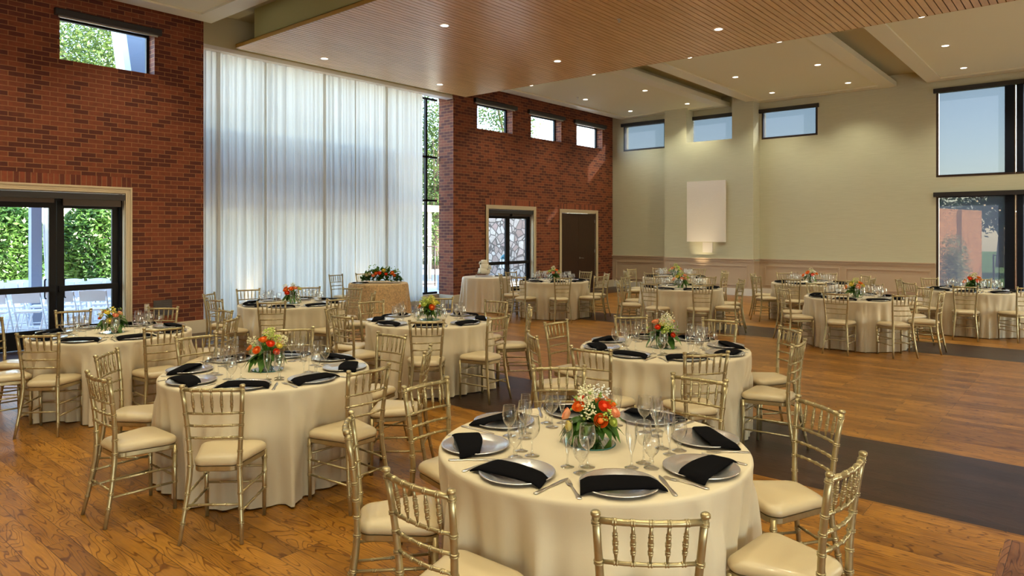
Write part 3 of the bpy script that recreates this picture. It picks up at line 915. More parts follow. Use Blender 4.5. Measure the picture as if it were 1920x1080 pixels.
# table centres and chairs: (angle about the table centre, back x, back y, yaw offset)
TABLES = {
 'T1': dict(c=(-1.90, 2.85), nm='nearest table', ch=[(-45, -1.08, 1.95, -5), (-90, -1.87, 1.68, -1), (-135, -2.69, 1.99, 3), (180, -3.05, 2.81, -2), (135, -2.75, 3.73, -3), (90, -1.88, 4.00, 3), (45, -1.11, 3.78, 4), (0, -0.74, 2.87, -6)]),
 'T2': dict(c=(-4.79, 2.80), nm='left foreground table', ch=[(-45, -3.92, 1.94, -2), (-90, -4.77, 1.63, 0), (-135, -5.62, 1.98, 2), (180, -5.96, 2.81, -2), (135, -5.72, 3.61, 6), (90, -4.73, 3.95, 7), (45, -3.92, 3.63, -4), (0, -3.66, 2.87, -1)]),
 'T3': dict(c=(-7.80, 2.80), nm='table by the glass doors', ch=[(-45, -7.11, 1.95, 8), (-90, -7.80, 1.64, 0), (-135, -8.60, 1.96, 3), (180, -8.97, 2.81, -14), (135, -8.50, 3.61, 1), (90, -7.66, 3.95, 3), (45, -6.91, 3.63, -4), (0, -6.69, 2.85, -10)]),
 'T4': dict(c=(-6.06, 5.64), nm='middle table', ch=[(-45, -5.19, 4.79, 2), (-90, -6.21, 4.50, 10), (-135, -6.93, 4.87, -8), (180, -7.22, 5.69, -12), (135, -6.87, 6.59, 0), (90, -6.02, 6.79, 12), (45, -5.20, 6.48, 0), (0, -4.88, 5.54, 6)]),
 'T5': dict(c=(-9.02, 5.66), nm='table before the curtain', ch=[(-45, -8.12, 4.80, 5), (-90, -9.02, 4.49, 8), (-135, -9.90, 4.85, -4), (180, -10.19, 5.62, -18), (135, -9.86, 6.50, 3), (90, -9.14, 6.83, 16), (45, -8.19, 6.50, -2), (0, -7.84, 5.62, 1)]),
 'T6': dict(c=(-3.00, 5.66), nm='table right behind the nearest', ch=[(-45, -2.22, 4.85, 7), (-90, -2.98, 4.45, 4), (-135, -3.80, 4.76, 3), (180, -4.15, 5.58, -7), (135, -3.80, 6.44, -1), (90, -2.97, 6.80, 12), (45, -2.19, 6.58, 1), (0, -1.86, 5.80, -5)]),
 'T8': dict(c=(-8.95, 11.95), nm='far table by brown door', ch=[]),
 'T9': dict(c=(-6.00, 12.00), nm='far table before the pier', ch=[]),
 'T10': dict(c=(-7.50, 14.72), nm='rearmost table at the pier', ch=[]),
 'T11': dict(c=(-4.52, 14.80), nm='rear table at panelled wall', ch=[]),
 'T12': dict(c=(-2.98, 12.00), nm='far table right of centre', ch=[]),
 'T13': dict(c=(-1.72, 14.82), nm='table before the right window', ch=[]),
}
SIDE = {-45: 'front', -90: 'front-left', -135: 'left', 180: 'back-left', 135: 'back', 90: 'back-right', 45: 'right', 0: 'front-right'}
R_T = 0.75
rnd = random.Random(5)
for key, T in TABLES.items():
    if not T['ch']:
        for a in (-45, -90, -135, 180, 135, 90, 45, 0):
            d = 1.165 + rnd.uniform(-0.015, 0.05)
            aa = radians(a) + rnd.uniform(-0.02, 0.02)
            T['ch'].append((a, T['c'][0] + d * cos(aa), T['c'][1] + d * sin(aa), rnd.uniform(-7, 7)))
    T['dent'] = []
    for (a, mx, my, off) in T['ch']:
        cx, cy_ = T['c']
        yaw = atan2(cy_ - my, cx - mx) + radians(off)
        place_chair(mx, my, yaw, 'gold chair with ivory seat at the %s of the %s' % (SIDE[a], T['nm']), 'gold chairs around the round tables')
        sx, sy = mx + 0.236 * cos(yaw), my + 0.236 * sin(yaw)
        # nearest cushion edge to the table centre
        fx, fy = sx + 0.18 * cos(yaw), sy + 0.18 * sin(yaw)
        T['dent'].append((atan2(fy - cy_, fx - cx), hypot(fx - cx, fy - cy_)))
for (mx, my, yaw, lab) in ((-12.40, 8.76, radians(2), 'gold chair facing out left behind the small lace-covered table'), (-12.38, 9.44, radians(-3), 'gold chair facing out behind the flowers of the lace-covered table')):
    place_chair(mx + 0.1, my, yaw, lab, 'gold chairs of the lace-covered table')

# ------------------------------------------------------------------ tablecloths
def cloth(name, cx, cy_, R, zt, seed, dents, mat, flare, lab, cat, nf=21, amp=0.046, puddle=0.0):
    rn = random.Random(seed)
    ph = [rn.uniform(0, 6.28) for _ in range(8)]
    seg = 264
    lip = [(0.0, 0.0), (0.35, 0.0), (0.93, 0.0), (0.975, -0.0006), (0.990, -0.004), (0.998, -0.011), (1.0, -0.022)]
    hs = [0.045, 0.08, 0.13, 0.19, 0.26, 0.33, 0.41, 0.49, 0.57, 0.65, 0.71, 0.745]
    vs_, fs = [], []
    m = 0
    def fold(t):
        a = sin(nf * t + ph[0] + 1.1 * sin(2 * t + ph[1]) + 0.8 * sin(5 * t + ph[2]))
        b = sin((nf * 1.7 // 1) * t + ph[3] + 1.3 * sin(3 * t + ph[4]))
        c = sin(31 * t + ph[6])
        v = 0.60 * a + 0.38 * b + 0.06 * c
        return v
    rows = []
    for k, dz in lip:
        rows.append([((R * k), zt + dz, 0)] * seg)
    for h in hs:
        row = []
        q = h / zt
        for j in range(seg):
            t = 2 * pi * j / seg
            lim = 9.0
            lim2 = 9.0
            near = 0.0
            for (a, d) in dents:
                da = abs((t - a + pi) % (2 * pi) - pi)
                w = max(0.0, 1 - (da / 0.40) ** 2) if da < 0.40 else 0.0
                near = max(near, w)
                if da < 0.40:
                    lim = min(lim, d / max(0.3, cos(da)) - 0.012 + 1.6 * max(0, da - 0.25))
            f = fold(t)
            aa = amp * min(1.0, (q * 1.3) ** 0.8)
            fl = flare * (q ** 1.25) * (0.8 + 0.35 * sin(3 * t + ph[5]))
            r = R + 0.004 + fl + 0.6 * aa
            if lim < 8:
                w = min(1.0, max(0.0, (q - 0.20) / 0.12))
                r = min(r, (R + 0.004) * (1 - w) + min(lim, R + 0.05) * w) if near > 0 else r
                r = r if near > 0 else r
            r -= aa * (1 - f)
            z = zt - h
            if h == hs[-1]:
                z = 0.004 + 0.006 * (1 + f)
                if puddle:
                    r += puddle * (0.5 + 0.5 * f)
            row.append((r, z, 0))
        rows.append(row)
    n = len(rows)
    for row in rows:
        for j in range(seg):
            t = 2 * pi * j / seg
            vs_.append((cx + row[j][0] * cos(t), cy_ + row[j][0] * sin(t), row[j][1]))
    for i in range(n - 1):
        for j in range(seg):
            a, b = i * seg + j, i * seg + (j + 1) % seg
            fs.append((a, a + seg, b + seg, b) if i else (a, a + seg, b + seg, b))
    return tag(MB().add(vs_, fs, True).build(name, mat), lab, cat)

ZT = 0.762
for i, (key, T) in enumerate(TABLES.items()):
    o = cloth('tablecloth', T['c'][0], T['c'][1], R_T, ZT, 40 + i, T['dent'], M['cloth'], 0.10, 'floor-length ivory cloth on the round %s' % T['nm'], 'tablecloth')
    o['group'] = 'ivory round tablecloths'
SWC, SWR = (-11.30, 9.09), 0.60
CKC, CKR = (-10.80, 11.83), 0.555
cloth('tablecloth', SWC[0], SWC[1], SWR, ZT, 77, [], M['lace'], 0.14, 'tan lace cloth on the small round table before the curtain', 'tablecloth', 11, 0.028)
cloth('tablecloth', CKC[0], CKC[1], CKR, 0.775, 78, [], M['cakecloth'], 0.085, 'cream satin cloth on the small round cake table', 'tablecloth', 17, 0.036, 0.03)

# ------------------------------------------------------------------ place setting pieces
def plate_proto():
    mb = MB()
    def fn(r, z, t):
        return r + (0.0015 * abs(sin(44 * t)) if r > 0.16 else 0)
    mb.lathe([(0.0001, 0.004), (0.098, 0.004), (0.108, 0.0065), (0.118, 0.011), (0.155, 0.0165), (0.162, 0.0185), (0.1645, 0.017), (0.163, 0.014), (0.115, 0.006), (0.10, 0.0), (0.0001, 0.0)], 88, fn=fn)
    return mb.mesh('charger_plate', M['charger'])

def napkin_mesh():
    nu, nc = 22, 14
    vs_, fs = [], []
    for i in range(nu + 1):
        u = -1 + 2 * i / nu
        w = 0.063 - 0.006 * u * u
        yc = 0.040 - 0.012 * (1 - u * u)                 # outward from the plate centre (towards the diner)
        zc = 0.0245 + 0.002 * cos(2 * u) - 0.012 * max(0, abs(u) - 0.80) / 0.2
        th = 0.0075
        tilt = 0.10
        for j in range(nc):
            a = 2 * pi * j / nc
            ca, sa = cos(a), sin(a)
            px = w * (abs(ca) ** 0.45) * (1 if ca > 0 else -1)
            pz = th * (abs(sa) ** 0.8) * (1 if sa > 0 else -1) * (1.25 if ca > 0.2 else 0.8)
            e = max(0, abs(u) - 0.93) / 0.07
            vs_.append((u * 0.168 + 0.010 * px / w * (1 if u > 0 else -1), yc + px + 0.010 * u * (px / w), zc + pz * (1 - 0.35 * e) - px * tilt))
    for i in range(nu):
        for j in range(nc):
            a, b = i * nc + j, i * nc + (j + 1) % nc
            fs.append((a, a + nc, b + nc, b))
    fs.append(tuple(range(nc)))
    fs.append(tuple(nu * nc + j for j in range(nc))[::-1])
    return MB().add(vs_, fs, True).mesh('folded_napkin', M['napkin'])

def strip(mb, pts, th=0.002):
    """flat piece of cutlery: pts = (y, half width, z)"""
    n = len(pts)
    vs_ = []
    for (y, w, z) in pts:
        vs_ += [(-w, y, z), (w, y, z), (w * 0.8, y, z + th), (-w * 0.8, y, z + th)]
    fs = []
    for i in range(n - 1):
        for j in range(4):
            a, b = i * 4 + j, i * 4 + (j + 1) % 4
            fs.append((a, b, b + 4, a + 4))
    fs += [(3, 2, 1, 0), tuple((n - 1) * 4 + j for j in range(4))]
    mb.add(vs_, fs, True)

def fork_mesh():
    mb = MB()
    strip(mb, [(-0.105, 0.004, 0.001), (-0.10, 0.010, 0.001), (-0.085, 0.0115, 0.001), (-0.05, 0.006, 0.003), (0.0, 0.003, 0.006), (0.03, 0.0032, 0.005), (0.04, 0.009, 0.003), (0.05, 0.0125, 0.002), (0.062, 0.0125, 0.002)], 0.0022)
    for i in range(4):
        x_ = -0.0105 + i * 0.007
        vs_ = [(x_ - 0.0018, 0.061, 0.002), (x_ + 0.0018, 0.061, 0.002), (x_ + 0.0010, 0.10, 0.005), (x_ - 0.0010, 0.10, 0.005),
               (x_ - 0.0018, 0.061, 0.004), (x_ + 0.0018, 0.061, 0.004), (x_ + 0.0010, 0.10, 0.0065), (x_ - 0.0010, 0.10, 0.0065)]
        mb.add(vs_, [(0, 3, 2, 1), (4, 5, 6, 7), (0, 1, 5, 4), (2, 3, 7, 6), (0, 4, 7, 3), (1, 2, 6, 5)])
    return mb.mesh('dinner_fork', M['steel'])

def knife_mesh():
    mb = MB()
    strip(mb, [(-0.115, 0.004, 0.001), (-0.11, 0.0095, 0.001), (-0.09, 0.0105, 0.001), (-0.04, 0.007, 0.001), (-0.01, 0.0055, 0.001), (-0.002, 0.008, 0.001), (0.02, 0.010, 0.001), (0.07, 0.010, 0.001), (0.10, 0.006, 0.001), (0.113, 0.001, 0.001)], 0.0035)
    return mb.mesh('dinner_knife', M['steel'])

def goblet(seg=22):
    return MB().lathe([(0.0001, 0.004), (0.020, 0.004), (0.033, 0.0025), (0.0345, 0.001), (0.0345, 0.0), (0.034, 0.0022), (0.012, 0.010), (0.0085, 0.018), (0.012, 0.028), (0.009, 0.036), (0.008, 0.046), (0.016, 0.056), (0.028, 0.070), (0.0355, 0.090), (0.0365, 0.108), (0.034, 0.130), (0.0305, 0.153), (0.0308, 0.155), (0.0298, 0.155), (0.0295, 0.153)], seg).mesh('water_goblet', M['glass'])
def wineglass(seg=22):
    return MB().lathe([(0.0001, 0.003), (0.030, 0.002), (0.0345, 0.001), (0.0345, 0.0), (0.034, 0.002), (0.010, 0.007), (0.0045, 0.018), (0.0038, 0.045), (0.0045, 0.072), (0.010, 0.080), (0.024, 0.092), (0.0345, 0.112), (0.0375, 0.132), (0.036, 0.155), (0.032, 0.186), (0.0322, 0.188), (0.0312, 0.188), (0.0310, 0.186)], seg).mesh('wine_glass', M['glass'])
def flute(seg=22):
    return MB().lathe([(0.0001, 0.003), (0.028, 0.002), (0.031, 0.001), (0.031, 0.0), (0.0305, 0.002), (0.009, 0.007), (0.0045, 0.018), (0.004, 0.045), (0.006, 0.062), (0.012, 0.082), (0.021, 0.115), (0.0255, 0.145), (0.0255, 0.170), (0.0235, 0.200), (0.0237, 0.202), (0.0228, 0.202), (0.0226, 0.200)], seg).mesh('champagne_flute', M['glass'])
ME = dict(charger_plate=plate_proto(), folded_napkin=napkin_mesh(), dinner_fork=fork_mesh(), dinner_knife=knife_mesh(),
          water_goblet=goblet(), wine_glass=wineglass(), champagne_flute=flute())
SHAPE = {
 'charger_plate': ('round silver charger plate', 'plate', 'silver charger plates'),
 'folded_napkin': ('black folded napkin', 'napkin', 'black folded napkins'),
 'dinner_fork': ('silver dinner fork', 'fork', 'silver forks'),
 'dinner_knife': ('silver dinner knife', 'knife', 'silver knives'),
 'water_goblet': ('short clear water goblet', 'glass', 'water goblets'),
 'wine_glass': ('tall round clear wine glass', 'glass', 'wine glasses'),
 'champagne_flute': ('slim clear champagne flute', 'glass', 'champagne flutes')}
def put(kind, x, y, z, rz, where):
    o = bpy.data.objects.new(kind, ME[kind])
    COL.objects.link(o)
    o.location = (x, y, z)
    o.rotation_euler = (0, 0, rz)
    a, b, c = SHAPE[kind]
    return tag(o, '%s %s' % (a, where), b, c)

rnd = random.Random(9)
def setting(cx, cy_, ang, where, z=ZT, r0=0.572, glass=True, da_=None, first_=False):
    a = radians(ang)
    R_ = lambda r, dt: (cx + r * cos(a) - dt * sin(a), cy_ + r * sin(a) + dt * cos(a))
    rz = a - pi / 2          # local +y points away from the table centre
    j = lambda s: rnd.uniform(-s, s)
    x, y = R_(r0, 0)
    put('charger_plate', x, y, z + 0.0005, rz, where)
    put('folded_napkin', x, y, z + 0.001, rz + j(0.10), where)
    # the diner looks at the centre: fork on their left, knife on their right
    x, y = R_(r0 + 0.03 + j(0.01), -0.195)
    put('dinner_fork', x, y, z + 0.0005, rz + pi + j(0.12), where)
    x, y = R_(r0 + 0.02 + j(0.01), 0.196)
    put('dinner_knife', x, y, z + 0.0005, rz + pi + j(0.12), where)
    if glass:
        s = da_ if da_ is not None else radians(25 + j(3))
        for kind, r, d in (('water_goblet', 0.425, 0.0), ('wine_glass', 0.345, 0.05), ('champagne_flute', 0.375, -0.19)):
            t = a + s + d
            r += j(0.01)
            put(kind, cx + r * cos(t), cy_ + r * sin(t), z + 0.0005, j(1), where)
for key, T in TABLES.items():
    for (a, mx, my, off) in T['ch']:
        d = None
        setting(T['c'][0], T['c'][1], a + rnd.uniform(-1.5, 1.5), 'at the %s setting of the %s' % (SIDE[a], T['nm']))

# ------------------------------------------------------------------ flowers
def rose_verts(mb, c, r, rn, nrm=(0, 0, 1)):
    """a ball of overlapping cupped petals opening along nrm"""
    n = Vector(nrm).normalized()
    u = n.orthogonal().normalized()
    w = n.cross(u)
    C_ = Vector(c)
    for ring, (cnt, rr, op, hh) in enumerate(((5, 1.0, 0.95, 0.9), (5, 0.78, 0.6, 1.0), (4, 0.52, 0.3, 1.0), (3, 0.28, 0.1, 0.95))):
        off = rn.uniform(0, 6.28)
        for k in range(cnt):
            a0 = off + 2 * pi * k / cnt
            half = pi / cnt * 1.35
            vs_, fs = [], []
            for i in range(5):
                f = i / 4.0
                z = -0.75 + (1.25 * hh) * f
                rad = rr * (0.35 + 0.75 * sin(pi * (0.12 + 0.50 * f))) * (1 + 0.16 * op * f ** 3)
                ww = half * (0.5 + 0.6 * sin(pi * (0.15 + 0.6 * f)))
                for j in range(5):
                    t = a0 + ww * (j - 2) / 2.0
                    lift = -0.10 * abs(j - 2) / 2.0 * f
                    vs_.append(C_ + (u * cos(t) + w * sin(t)) * rad * r * 0.9 + n * (z + lift) * r * 0.8)
            for i in range(4):
                for j in range(4):
                    q = i * 5 + j
                    fs.append((q, q + 1, q + 6, q + 5))
            mb.add(vs_, fs, True)
    mb.blob(c, r * 0.5, 6, 4)

def leaf_verts(mb, base, tip, width, droop=0.3, fold=0.15):
    b, t = Vector(base), Vector(tip)
    d = t - b
    L = d.length
    dn = d.normalized()
    s = dn.cross(Vector((0, 0, 1)))
    if s.length < 0.1:
        s = Vector((1, 0, 0))
    s.normalize()
    up = s.cross(dn)
    vs_, fs = [], []
    n = 7
    for i in range(n):
        f = i / (n - 1)
        w = width * sin(pi * (0.06 + 0.94 * f) ** 0.8) * 0.5 if f < 1 else 0.0005
        p = b + dn * L * f + up * (droop * L * 4 * f * (1 - f) * 0.25) - Vector((0, 0, 1)) * droop * L * f * f * 0.35
        vs_ += [p - s * w + up * w * fold * 2, p, p + s * w + up * w * fold * 2]
    for i in range(n - 1):
        a = i * 3
        fs += [(a, a + 1, a + 4, a + 3), (a + 1, a + 2, a + 5, a + 4)]
    mb.add(vs_, fs, True)

def centrepiece(key, cx, cy_, lab, roses, fillers, seed, tall=1.0, z=ZT, mirror=True):
    rn = random.Random(seed)
    if mirror:
        mi = thing('mirror_disc', 'round mirror plate under the flowers of the %s' % TABLES[key]['nm'], 'mirror', (cx, cy_, z), group='round mirror plates')
        MB().lathe([(0.115, 0.0), (0.117, 0.002), (0.116, 0.005), (0.112, 0.006)], 40).build('mirror_edge', M['mirroredge'], mi)
        MB().lathe([(0.0001, 0.006), (0.112, 0.006)], 40).build('mirror_face', M['mirror'], mi.children[0])
    z0 = z + (0.0065 if mirror else 0.0)
    t = thing('flower_centrepiece', lab, 'flowers', (cx, cy_, z0))
    t.scale = (1.12, 1.12, 1.08)
    MB().lathe([(0.0001, 0.002), (0.035, 0.002), (0.052, 0.02), (0.056, 0.045), (0.046, 0.075), (0.038, 0.09), (0.042, 0.10)], 24).build('glass_vase', M['glass'], t)
    st = MB()
    for i in range(16):
        a, r = rn.uniform(0, 6.28), rn.uniform(0.005, 0.035)
        st.tube([(r * cos(a), r * sin(a), 0.008), (0.3 * r * cos(a + 1), 0.3 * r * sin(a + 1), 0.09), (2 * r * cos(a + 1.4), 2 * r * sin(a + 1.4), 0.15 * tall)], 0.0025, 5)
    st.build('stems', M['leaf'], t.children[0])
    lf = MB()
    for i in range(30):
        a = 6.28 * i / 30 + rn.uniform(-0.2, 0.2)
        zb = rn.uniform(0.07, 0.11)
        dn = rn.uniform(-0.085, 0.05)
        rr = rn.uniform(0.10, 0.155)
        leaf_verts(lf, (0.02 * cos(a), 0.02 * sin(a), zb), (rr * cos(a), rr * sin(a), zb + dn), rn.uniform(0.055, 0.085), 0.6)
    for i in range(30):
        a = rn.uniform(0, 6.28)
        b = rn.uniform(0.1, 1.3)
        rr = rn.uniform(0.08, 0.12) * tall
        leaf_verts(lf, (0.02 * cos(a), 0.02 * sin(a), 0.10), (rr * cos(a) * cos(b), rr * sin(a) * cos(b), 0.10 + rr * sin(b)), rn.uniform(0.025, 0.045), 0.2)
    lf.build('leaves', M['leaf'], t)
    l2 = MB()
    for i in range(26):
        a = rn.uniform(0, 6.28)
        b = rn.uniform(0.15, 1.4)
        rr = rn.uniform(0.095, 0.13) * tall
        p = Vector((rr * cos(a) * cos(b), rr * sin(a) * cos(b), 0.11 + rr * sin(b)))
        for k in range(3):
            q = p + Vector((rn.uniform(-1, 1), rn.uniform(-1, 1), rn.uniform(-0.4, 1))) * 0.022
            leaf_verts(l2, p, q, 0.014, 0.1)
    l2.build('light_foliage', M['leaflight'], t)
    n = len(roses)
    for i, (colr, a, b, rad) in enumerate(roses):
        a, b = radians(a), radians(b)
        rr = 0.105 * tall
        nn = (cos(a) * cos(b), sin(a) * cos(b), sin(b))
        mb = MB()
        rose_verts(mb, (rr * nn[0] * 1.1, rr * nn[1] * 1.1, 0.115 + rr * nn[2]), rad, rn, (nn[0], nn[1], nn[2] + 0.35))
        o = mb.build('blossom', PET[colr], t)
        o['label'] = '%s blossom' % colr
    for (colr, a, b, cnt, rad) in fillers:
        a, b = radians(a), radians(b)
        rr = 0.12 * tall
        C_ = Vector((rr * cos(a) * cos(b), rr * sin(a) * cos(b), 0.12 + rr * sin(b)))
        mb = MB()
        for k in range(cnt):
            p = C_ + Vector((rn.gauss(0, 1), rn.gauss(0, 1), rn.gauss(0, 1))).normalized() * rad * rn.uniform(0.6, 1.0)
            mb.blob(p, rn.uniform(0.0040, 0.0065), 5, 3, (1, 1, 0.7))
        o = mb.build('filler_blossoms', PET[colr], t)
    return t

# angles are world directions about the table; -50 faces the camera
centrepiece('T1', -1.90, 2.85, 'low vase of orange, peach and yellow flowers on the nearest table',
    [('orange', -95, 38, 0.027), ('peach', -140, 8, 0.027), ('yellow', -125, -18, 0.023), ('orange', -38, 8, 0.030), ('red', -20, 40, 0.027), ('peach', 5, 22, 0.028), ('orange', 20, 42, 0.022), ('orange', 110, 20, 0.026), ('yellow', 60, 10, 0.024), ('red', 160, 35, 0.024), ('lime', -5, 0, 0.020), ('peach', 90, 45, 0.024)],
    [('cream', -80, 60, 90, 0.045), ('cream', -65, 25, 40, 0.035), ('white', 30, 70, 60, 0.04), ('lime', -25, 18, 26, 0.03), ('cream', 140, 50, 60, 0.04)], 21)
centrepiece('T2', -4.79, 2.80, 'vase of orange flowers topped by a pale green bloom on the left foreground table',
    [('orange', -60, 62, 0.028), ('orange', -65, 18, 0.026), ('red', -20, 40, 0.026), ('red', -5, 10, 0.022), ('orange', -120, 20, 0.022), ('peach', 100, 30, 0.026), ('yellow', 10, 30, 0.022), ('orange', 150, 40, 0.026)],
    [('lime', 130, 78, 130, 0.045), ('cream', 45, 40, 90, 0.035), ('lime', 20, 50, 40, 0.03), ('cream', -120, 40, 60, 0.035)], 22, 1.08)
centrepiece('T3', -7.80, 2.80, 'loose vase of yellow and coral flowers on the table by the glass doors',
    [('orange', -110, 55, 0.022), ('red', -140, 12, 0.020), ('peach', -5, 30, 0.024), ('yellow', -30, 2, 0.026), ('yellow', -50, 50, 0.026), ('cream', -80, 30, 0.022), ('peach', 120, 30, 0.024)],
    [('yellow', -20, 55, 60, 0.035), ('cream', -100, 40, 40, 0.03)], 23, 1.0)
centrepiece('T4', -6.06, 5.64, 'round bunch of yellow-green and orange flowers on the middle table',
    [('orange', -30, 15, 0.034), ('yellow', -10, 40, 0.030), ('lime', -80, 35, 0.032), ('lime', -60, 65, 0.030), ('orange', -120, 15, 0.024), ('yellow', 60, 40, 0.028), ('lime', 140, 35, 0.030)],
    [('lime', -100, 50, 90, 0.045), ('yellow', -20, 60, 90, 0.045), ('lime', 120, 60, 70, 0.04)], 24, 1.0)
centrepiece('T5', -9.02, 5.66, 'tall vase of vivid orange flowers on the table before the curtain',
    [('orange', -80, 35, 0.034), ('red', -60, 15, 0.032), ('orange', -40, 45, 0.034), ('peach', 0, 50, 0.028), ('orange', -110, 50, 0.028), ('yellow', 60, 40, 0.026), ('orange', 140, 40, 0.030)],
    [('cream', -130, 50, 60, 0.04), ('cream', -20, 70, 50, 0.04)], 25, 1.1)
centrepiece('T6', -3.00, 5.66, 'vase of peach lilies and red buds on the table right behind the nearest',
    [('peach', -120, 55, 0.028), ('red', -85, 30, 0.024), ('peach', 20, 62, 0.026), ('red', -30, 0, 0.020), ('lime', -60, 12, 0.024), ('yellow', -70, 45, 0.022), ('peach', 120, 40, 0.026)],
    [('cream', -50, 50, 150, 0.055), ('lime', -45, 25, 80, 0.045), ('cream', 60, 70, 80, 0.05), ('white', -80, 80, 30, 0.06)], 26, 1.15)
for key, sd_, lab, cols in (('T8', 31, 'peach and green vase of flowers on the far table by the brown door', ('peach', 'lime', 'peach', 'orange', 'lime')),
                            ('T9', 32, 'peach and yellow vase of flowers on the far table before the pier', ('peach', 'yellow', 'peach', 'peach', 'lime')),
                            ('T10', 33, 'green and pale flowers on the rearmost table at the pier', ('lime', 'peach', 'cream', 'lime', 'peach')),
                            ('T11', 34, 'orange and white flowers on the rear table at the panelled wall', ('orange', 'orange', 'red', 'white', 'orange')),
                            ('T12', 35, 'orange and yellow flowers on the far table in the right third', ('orange', 'yellow', 'peach', 'orange', 'yellow')),
                            ('T13', 36, 'low orange roses with dark leaves on the table before the right window', ('orange', 'red', 'orange', 'orange', 'peach'))):
    c = TABLES[key]['c']
    q = [(cols[i % 5], -150 + 47 * i, (12, 38, 20, 55, 30, 15, 48)[i % 7], 0.032) for i in range(8)]
    centrepiece(key, c[0], c[1], lab, q, [(('cream', 'lime', 'lime', 'cream', 'lime', 'lime')[sd_ - 31], -60, 70, 70, 0.05)], sd_, 1.12)

# long low arrangement on the lace-covered table
t = thing('floral_garland', 'wide low arrangement of orange and yellow flowers spilling over the lace-covered table', 'flowers', (SWC[0] + 0.06, SWC[1] + 0.04, ZT))
rn = random.Random(50)
ca, sa = cos(radians(42)), sin(radians(42))
lf = MB()
for i in range(380):
    u = rn.uniform(-1, 1)
    w = (1 - u * u) ** 0.5
    x_, y_, z_ = u * 0.40, rn.uniform(-0.13, 0.13) * w, 0.03 + 0.25 * w * rn.random()
    b = Vector((x_ * ca - y_ * sa, x_ * sa + y_ * ca, z_))
    d = Vector((rn.uniform(-1, 1), rn.uniform(-1, 1), rn.uniform(-0.2, 0.9))).normalized() * rn.uniform(0.06, 0.13)
    tip = b + d
    tip.z = max(tip.z, 0.012)
    leaf_verts(lf, b, tip, rn.uniform(0.035, 0.065), 0.1)
lf.build('leaves', M['leaf'], t)
l2 = MB()
for i in range(110):
    u = rn.uniform(-1, 1)
    w = (1 - u * u) ** 0.5
    x_, y_, z_ = u * 0.42, rn.uniform(-0.12, 0.12) * w, 0.10 + 0.30 * w * rn.random()
    b = Vector((x_ * ca - y_ * sa, x_ * sa + y_ * ca, z_))
    leaf_verts(l2, b, b + Vector((rn.uniform(-1, 1), rn.uniform(-1, 1), 0.7)) * 0.04, 0.022, 0.1)
l2.build('light_foliage', M['leaflight'], t)
for i, (cn, u, v_, z_, r_) in enumerate((('orange', -0.10, -0.11, 0.16, 0.035), ('red', -0.03, -0.12, 0.17, 0.035), ('yellow', 0.05, -0.08, 0.22, 0.034), ('red', 0.10, -0.11, 0.15, 0.028), ('orange', 0.22, -0.09, 0.17, 0.038), ('orange', 0.26, -0.06, 0.12, 0.030), ('peach', -0.16, -0.10, 0.12, 0.030), ('cream', -0.30, -0.04, 0.13, 0.035), ('cream', -0.24, -0.06, 0.15, 0.030), ('yellow', 0.02, 0.05, 0.20, 0.035), ('orange', -0.15, 0.08, 0.16, 0.035))):
    mb = MB()
    rose_verts(mb, (u * ca - v_ * sa + 0.04, u * sa + v_ * ca - 0.03, z_ + 0.04), r_ * 1.15, rn, (0.5, -0.6, 0.8))
    o = mb.build('blossom', PET[cn], t)
    o['label'] = '%s blossom' % cn
# its place setting
put('charger_plate', SWC[0] - 0.10, SWC[1] - 0.38, ZT + 0.0005, 0, 'on the lace-covered table left of the flowers')
put('folded_napkin', SWC[0] - 0.10, SWC[1] - 0.38, ZT + 0.001, radians(55), 'on the lace-covered table left of the flowers')
put('water_goblet', SWC[0] - 0.26, SWC[1] - 0.20, ZT + 0.0005, 0, 'on the lace-covered table beside the flowers')
put('wine_glass', SWC[0] - 0.32, SWC[1] - 0.13, ZT + 0.0005, 0, 'on the lace-covered table beside the flowers')

# ------------------------------------------------------------------ cake
zc = 0.775
stand = thing('cake_stand', 'square clear acrylic stand under the white cake', 'cake stand', (CKC[0] - 0.02, CKC[1] - 0.05, zc + 0.001), radians(40))
st = MB()
for (a, b, c, d) in ((-0.19, 0.19, -0.19, -0.184), (-0.19, 0.19, 0.184, 0.19), (-0.19, -0.184, -0.184, 0.184), (0.184, 0.19, -0.184, 0.184)):
    st.box(a, b, c, d, 0, 0.07)
st.build('stand_walls', M['acrylic'], stand)
MB().box(-0.19, 0.19, -0.19, 0.19, 0.07, 0.076).build('stand_top', M['acrylic'], stand)
cake = thing('wedding_cake', 'three-tier white cake with white roses on a clear stand', 'cake', (CKC[0] - 0.02, CKC[1] - 0.05, zc + 0.078))
rn = random.Random(8)
for (r, z0, z1) in ((0.135, 0.0, 0.115), (0.10, 0.115, 0.215), (0.072, 0.215, 0.31)):
    MB().lathe([(0.0001, z0 + 0.0005), (r, z0 + 0.0005), (r + 0.002, z0 + 0.004), (r, z1 - 0.008), (r - 0.006, z1), (0.0001, z1)], 40).build('cake_tier', M['cake'], cake)
for (x_, y_, z_, r_) in ((0.125, 0.06, 0.155, 0.040), (0.10, 0.115, 0.12, 0.034), (-0.06, -0.085, 0.25, 0.036), (-0.075, -0.055, 0.215, 0.030), (-0.10, -0.10, 0.03, 0.034), (0.13, -0.02, 0.10, 0.028)):
    mb = MB()
    rose_verts(mb, (x_, y_, z_), r_, rn, (x_, y_, 0.05))
    mb.build('sugar_rose', PET['white'], cake)
lf = MB()
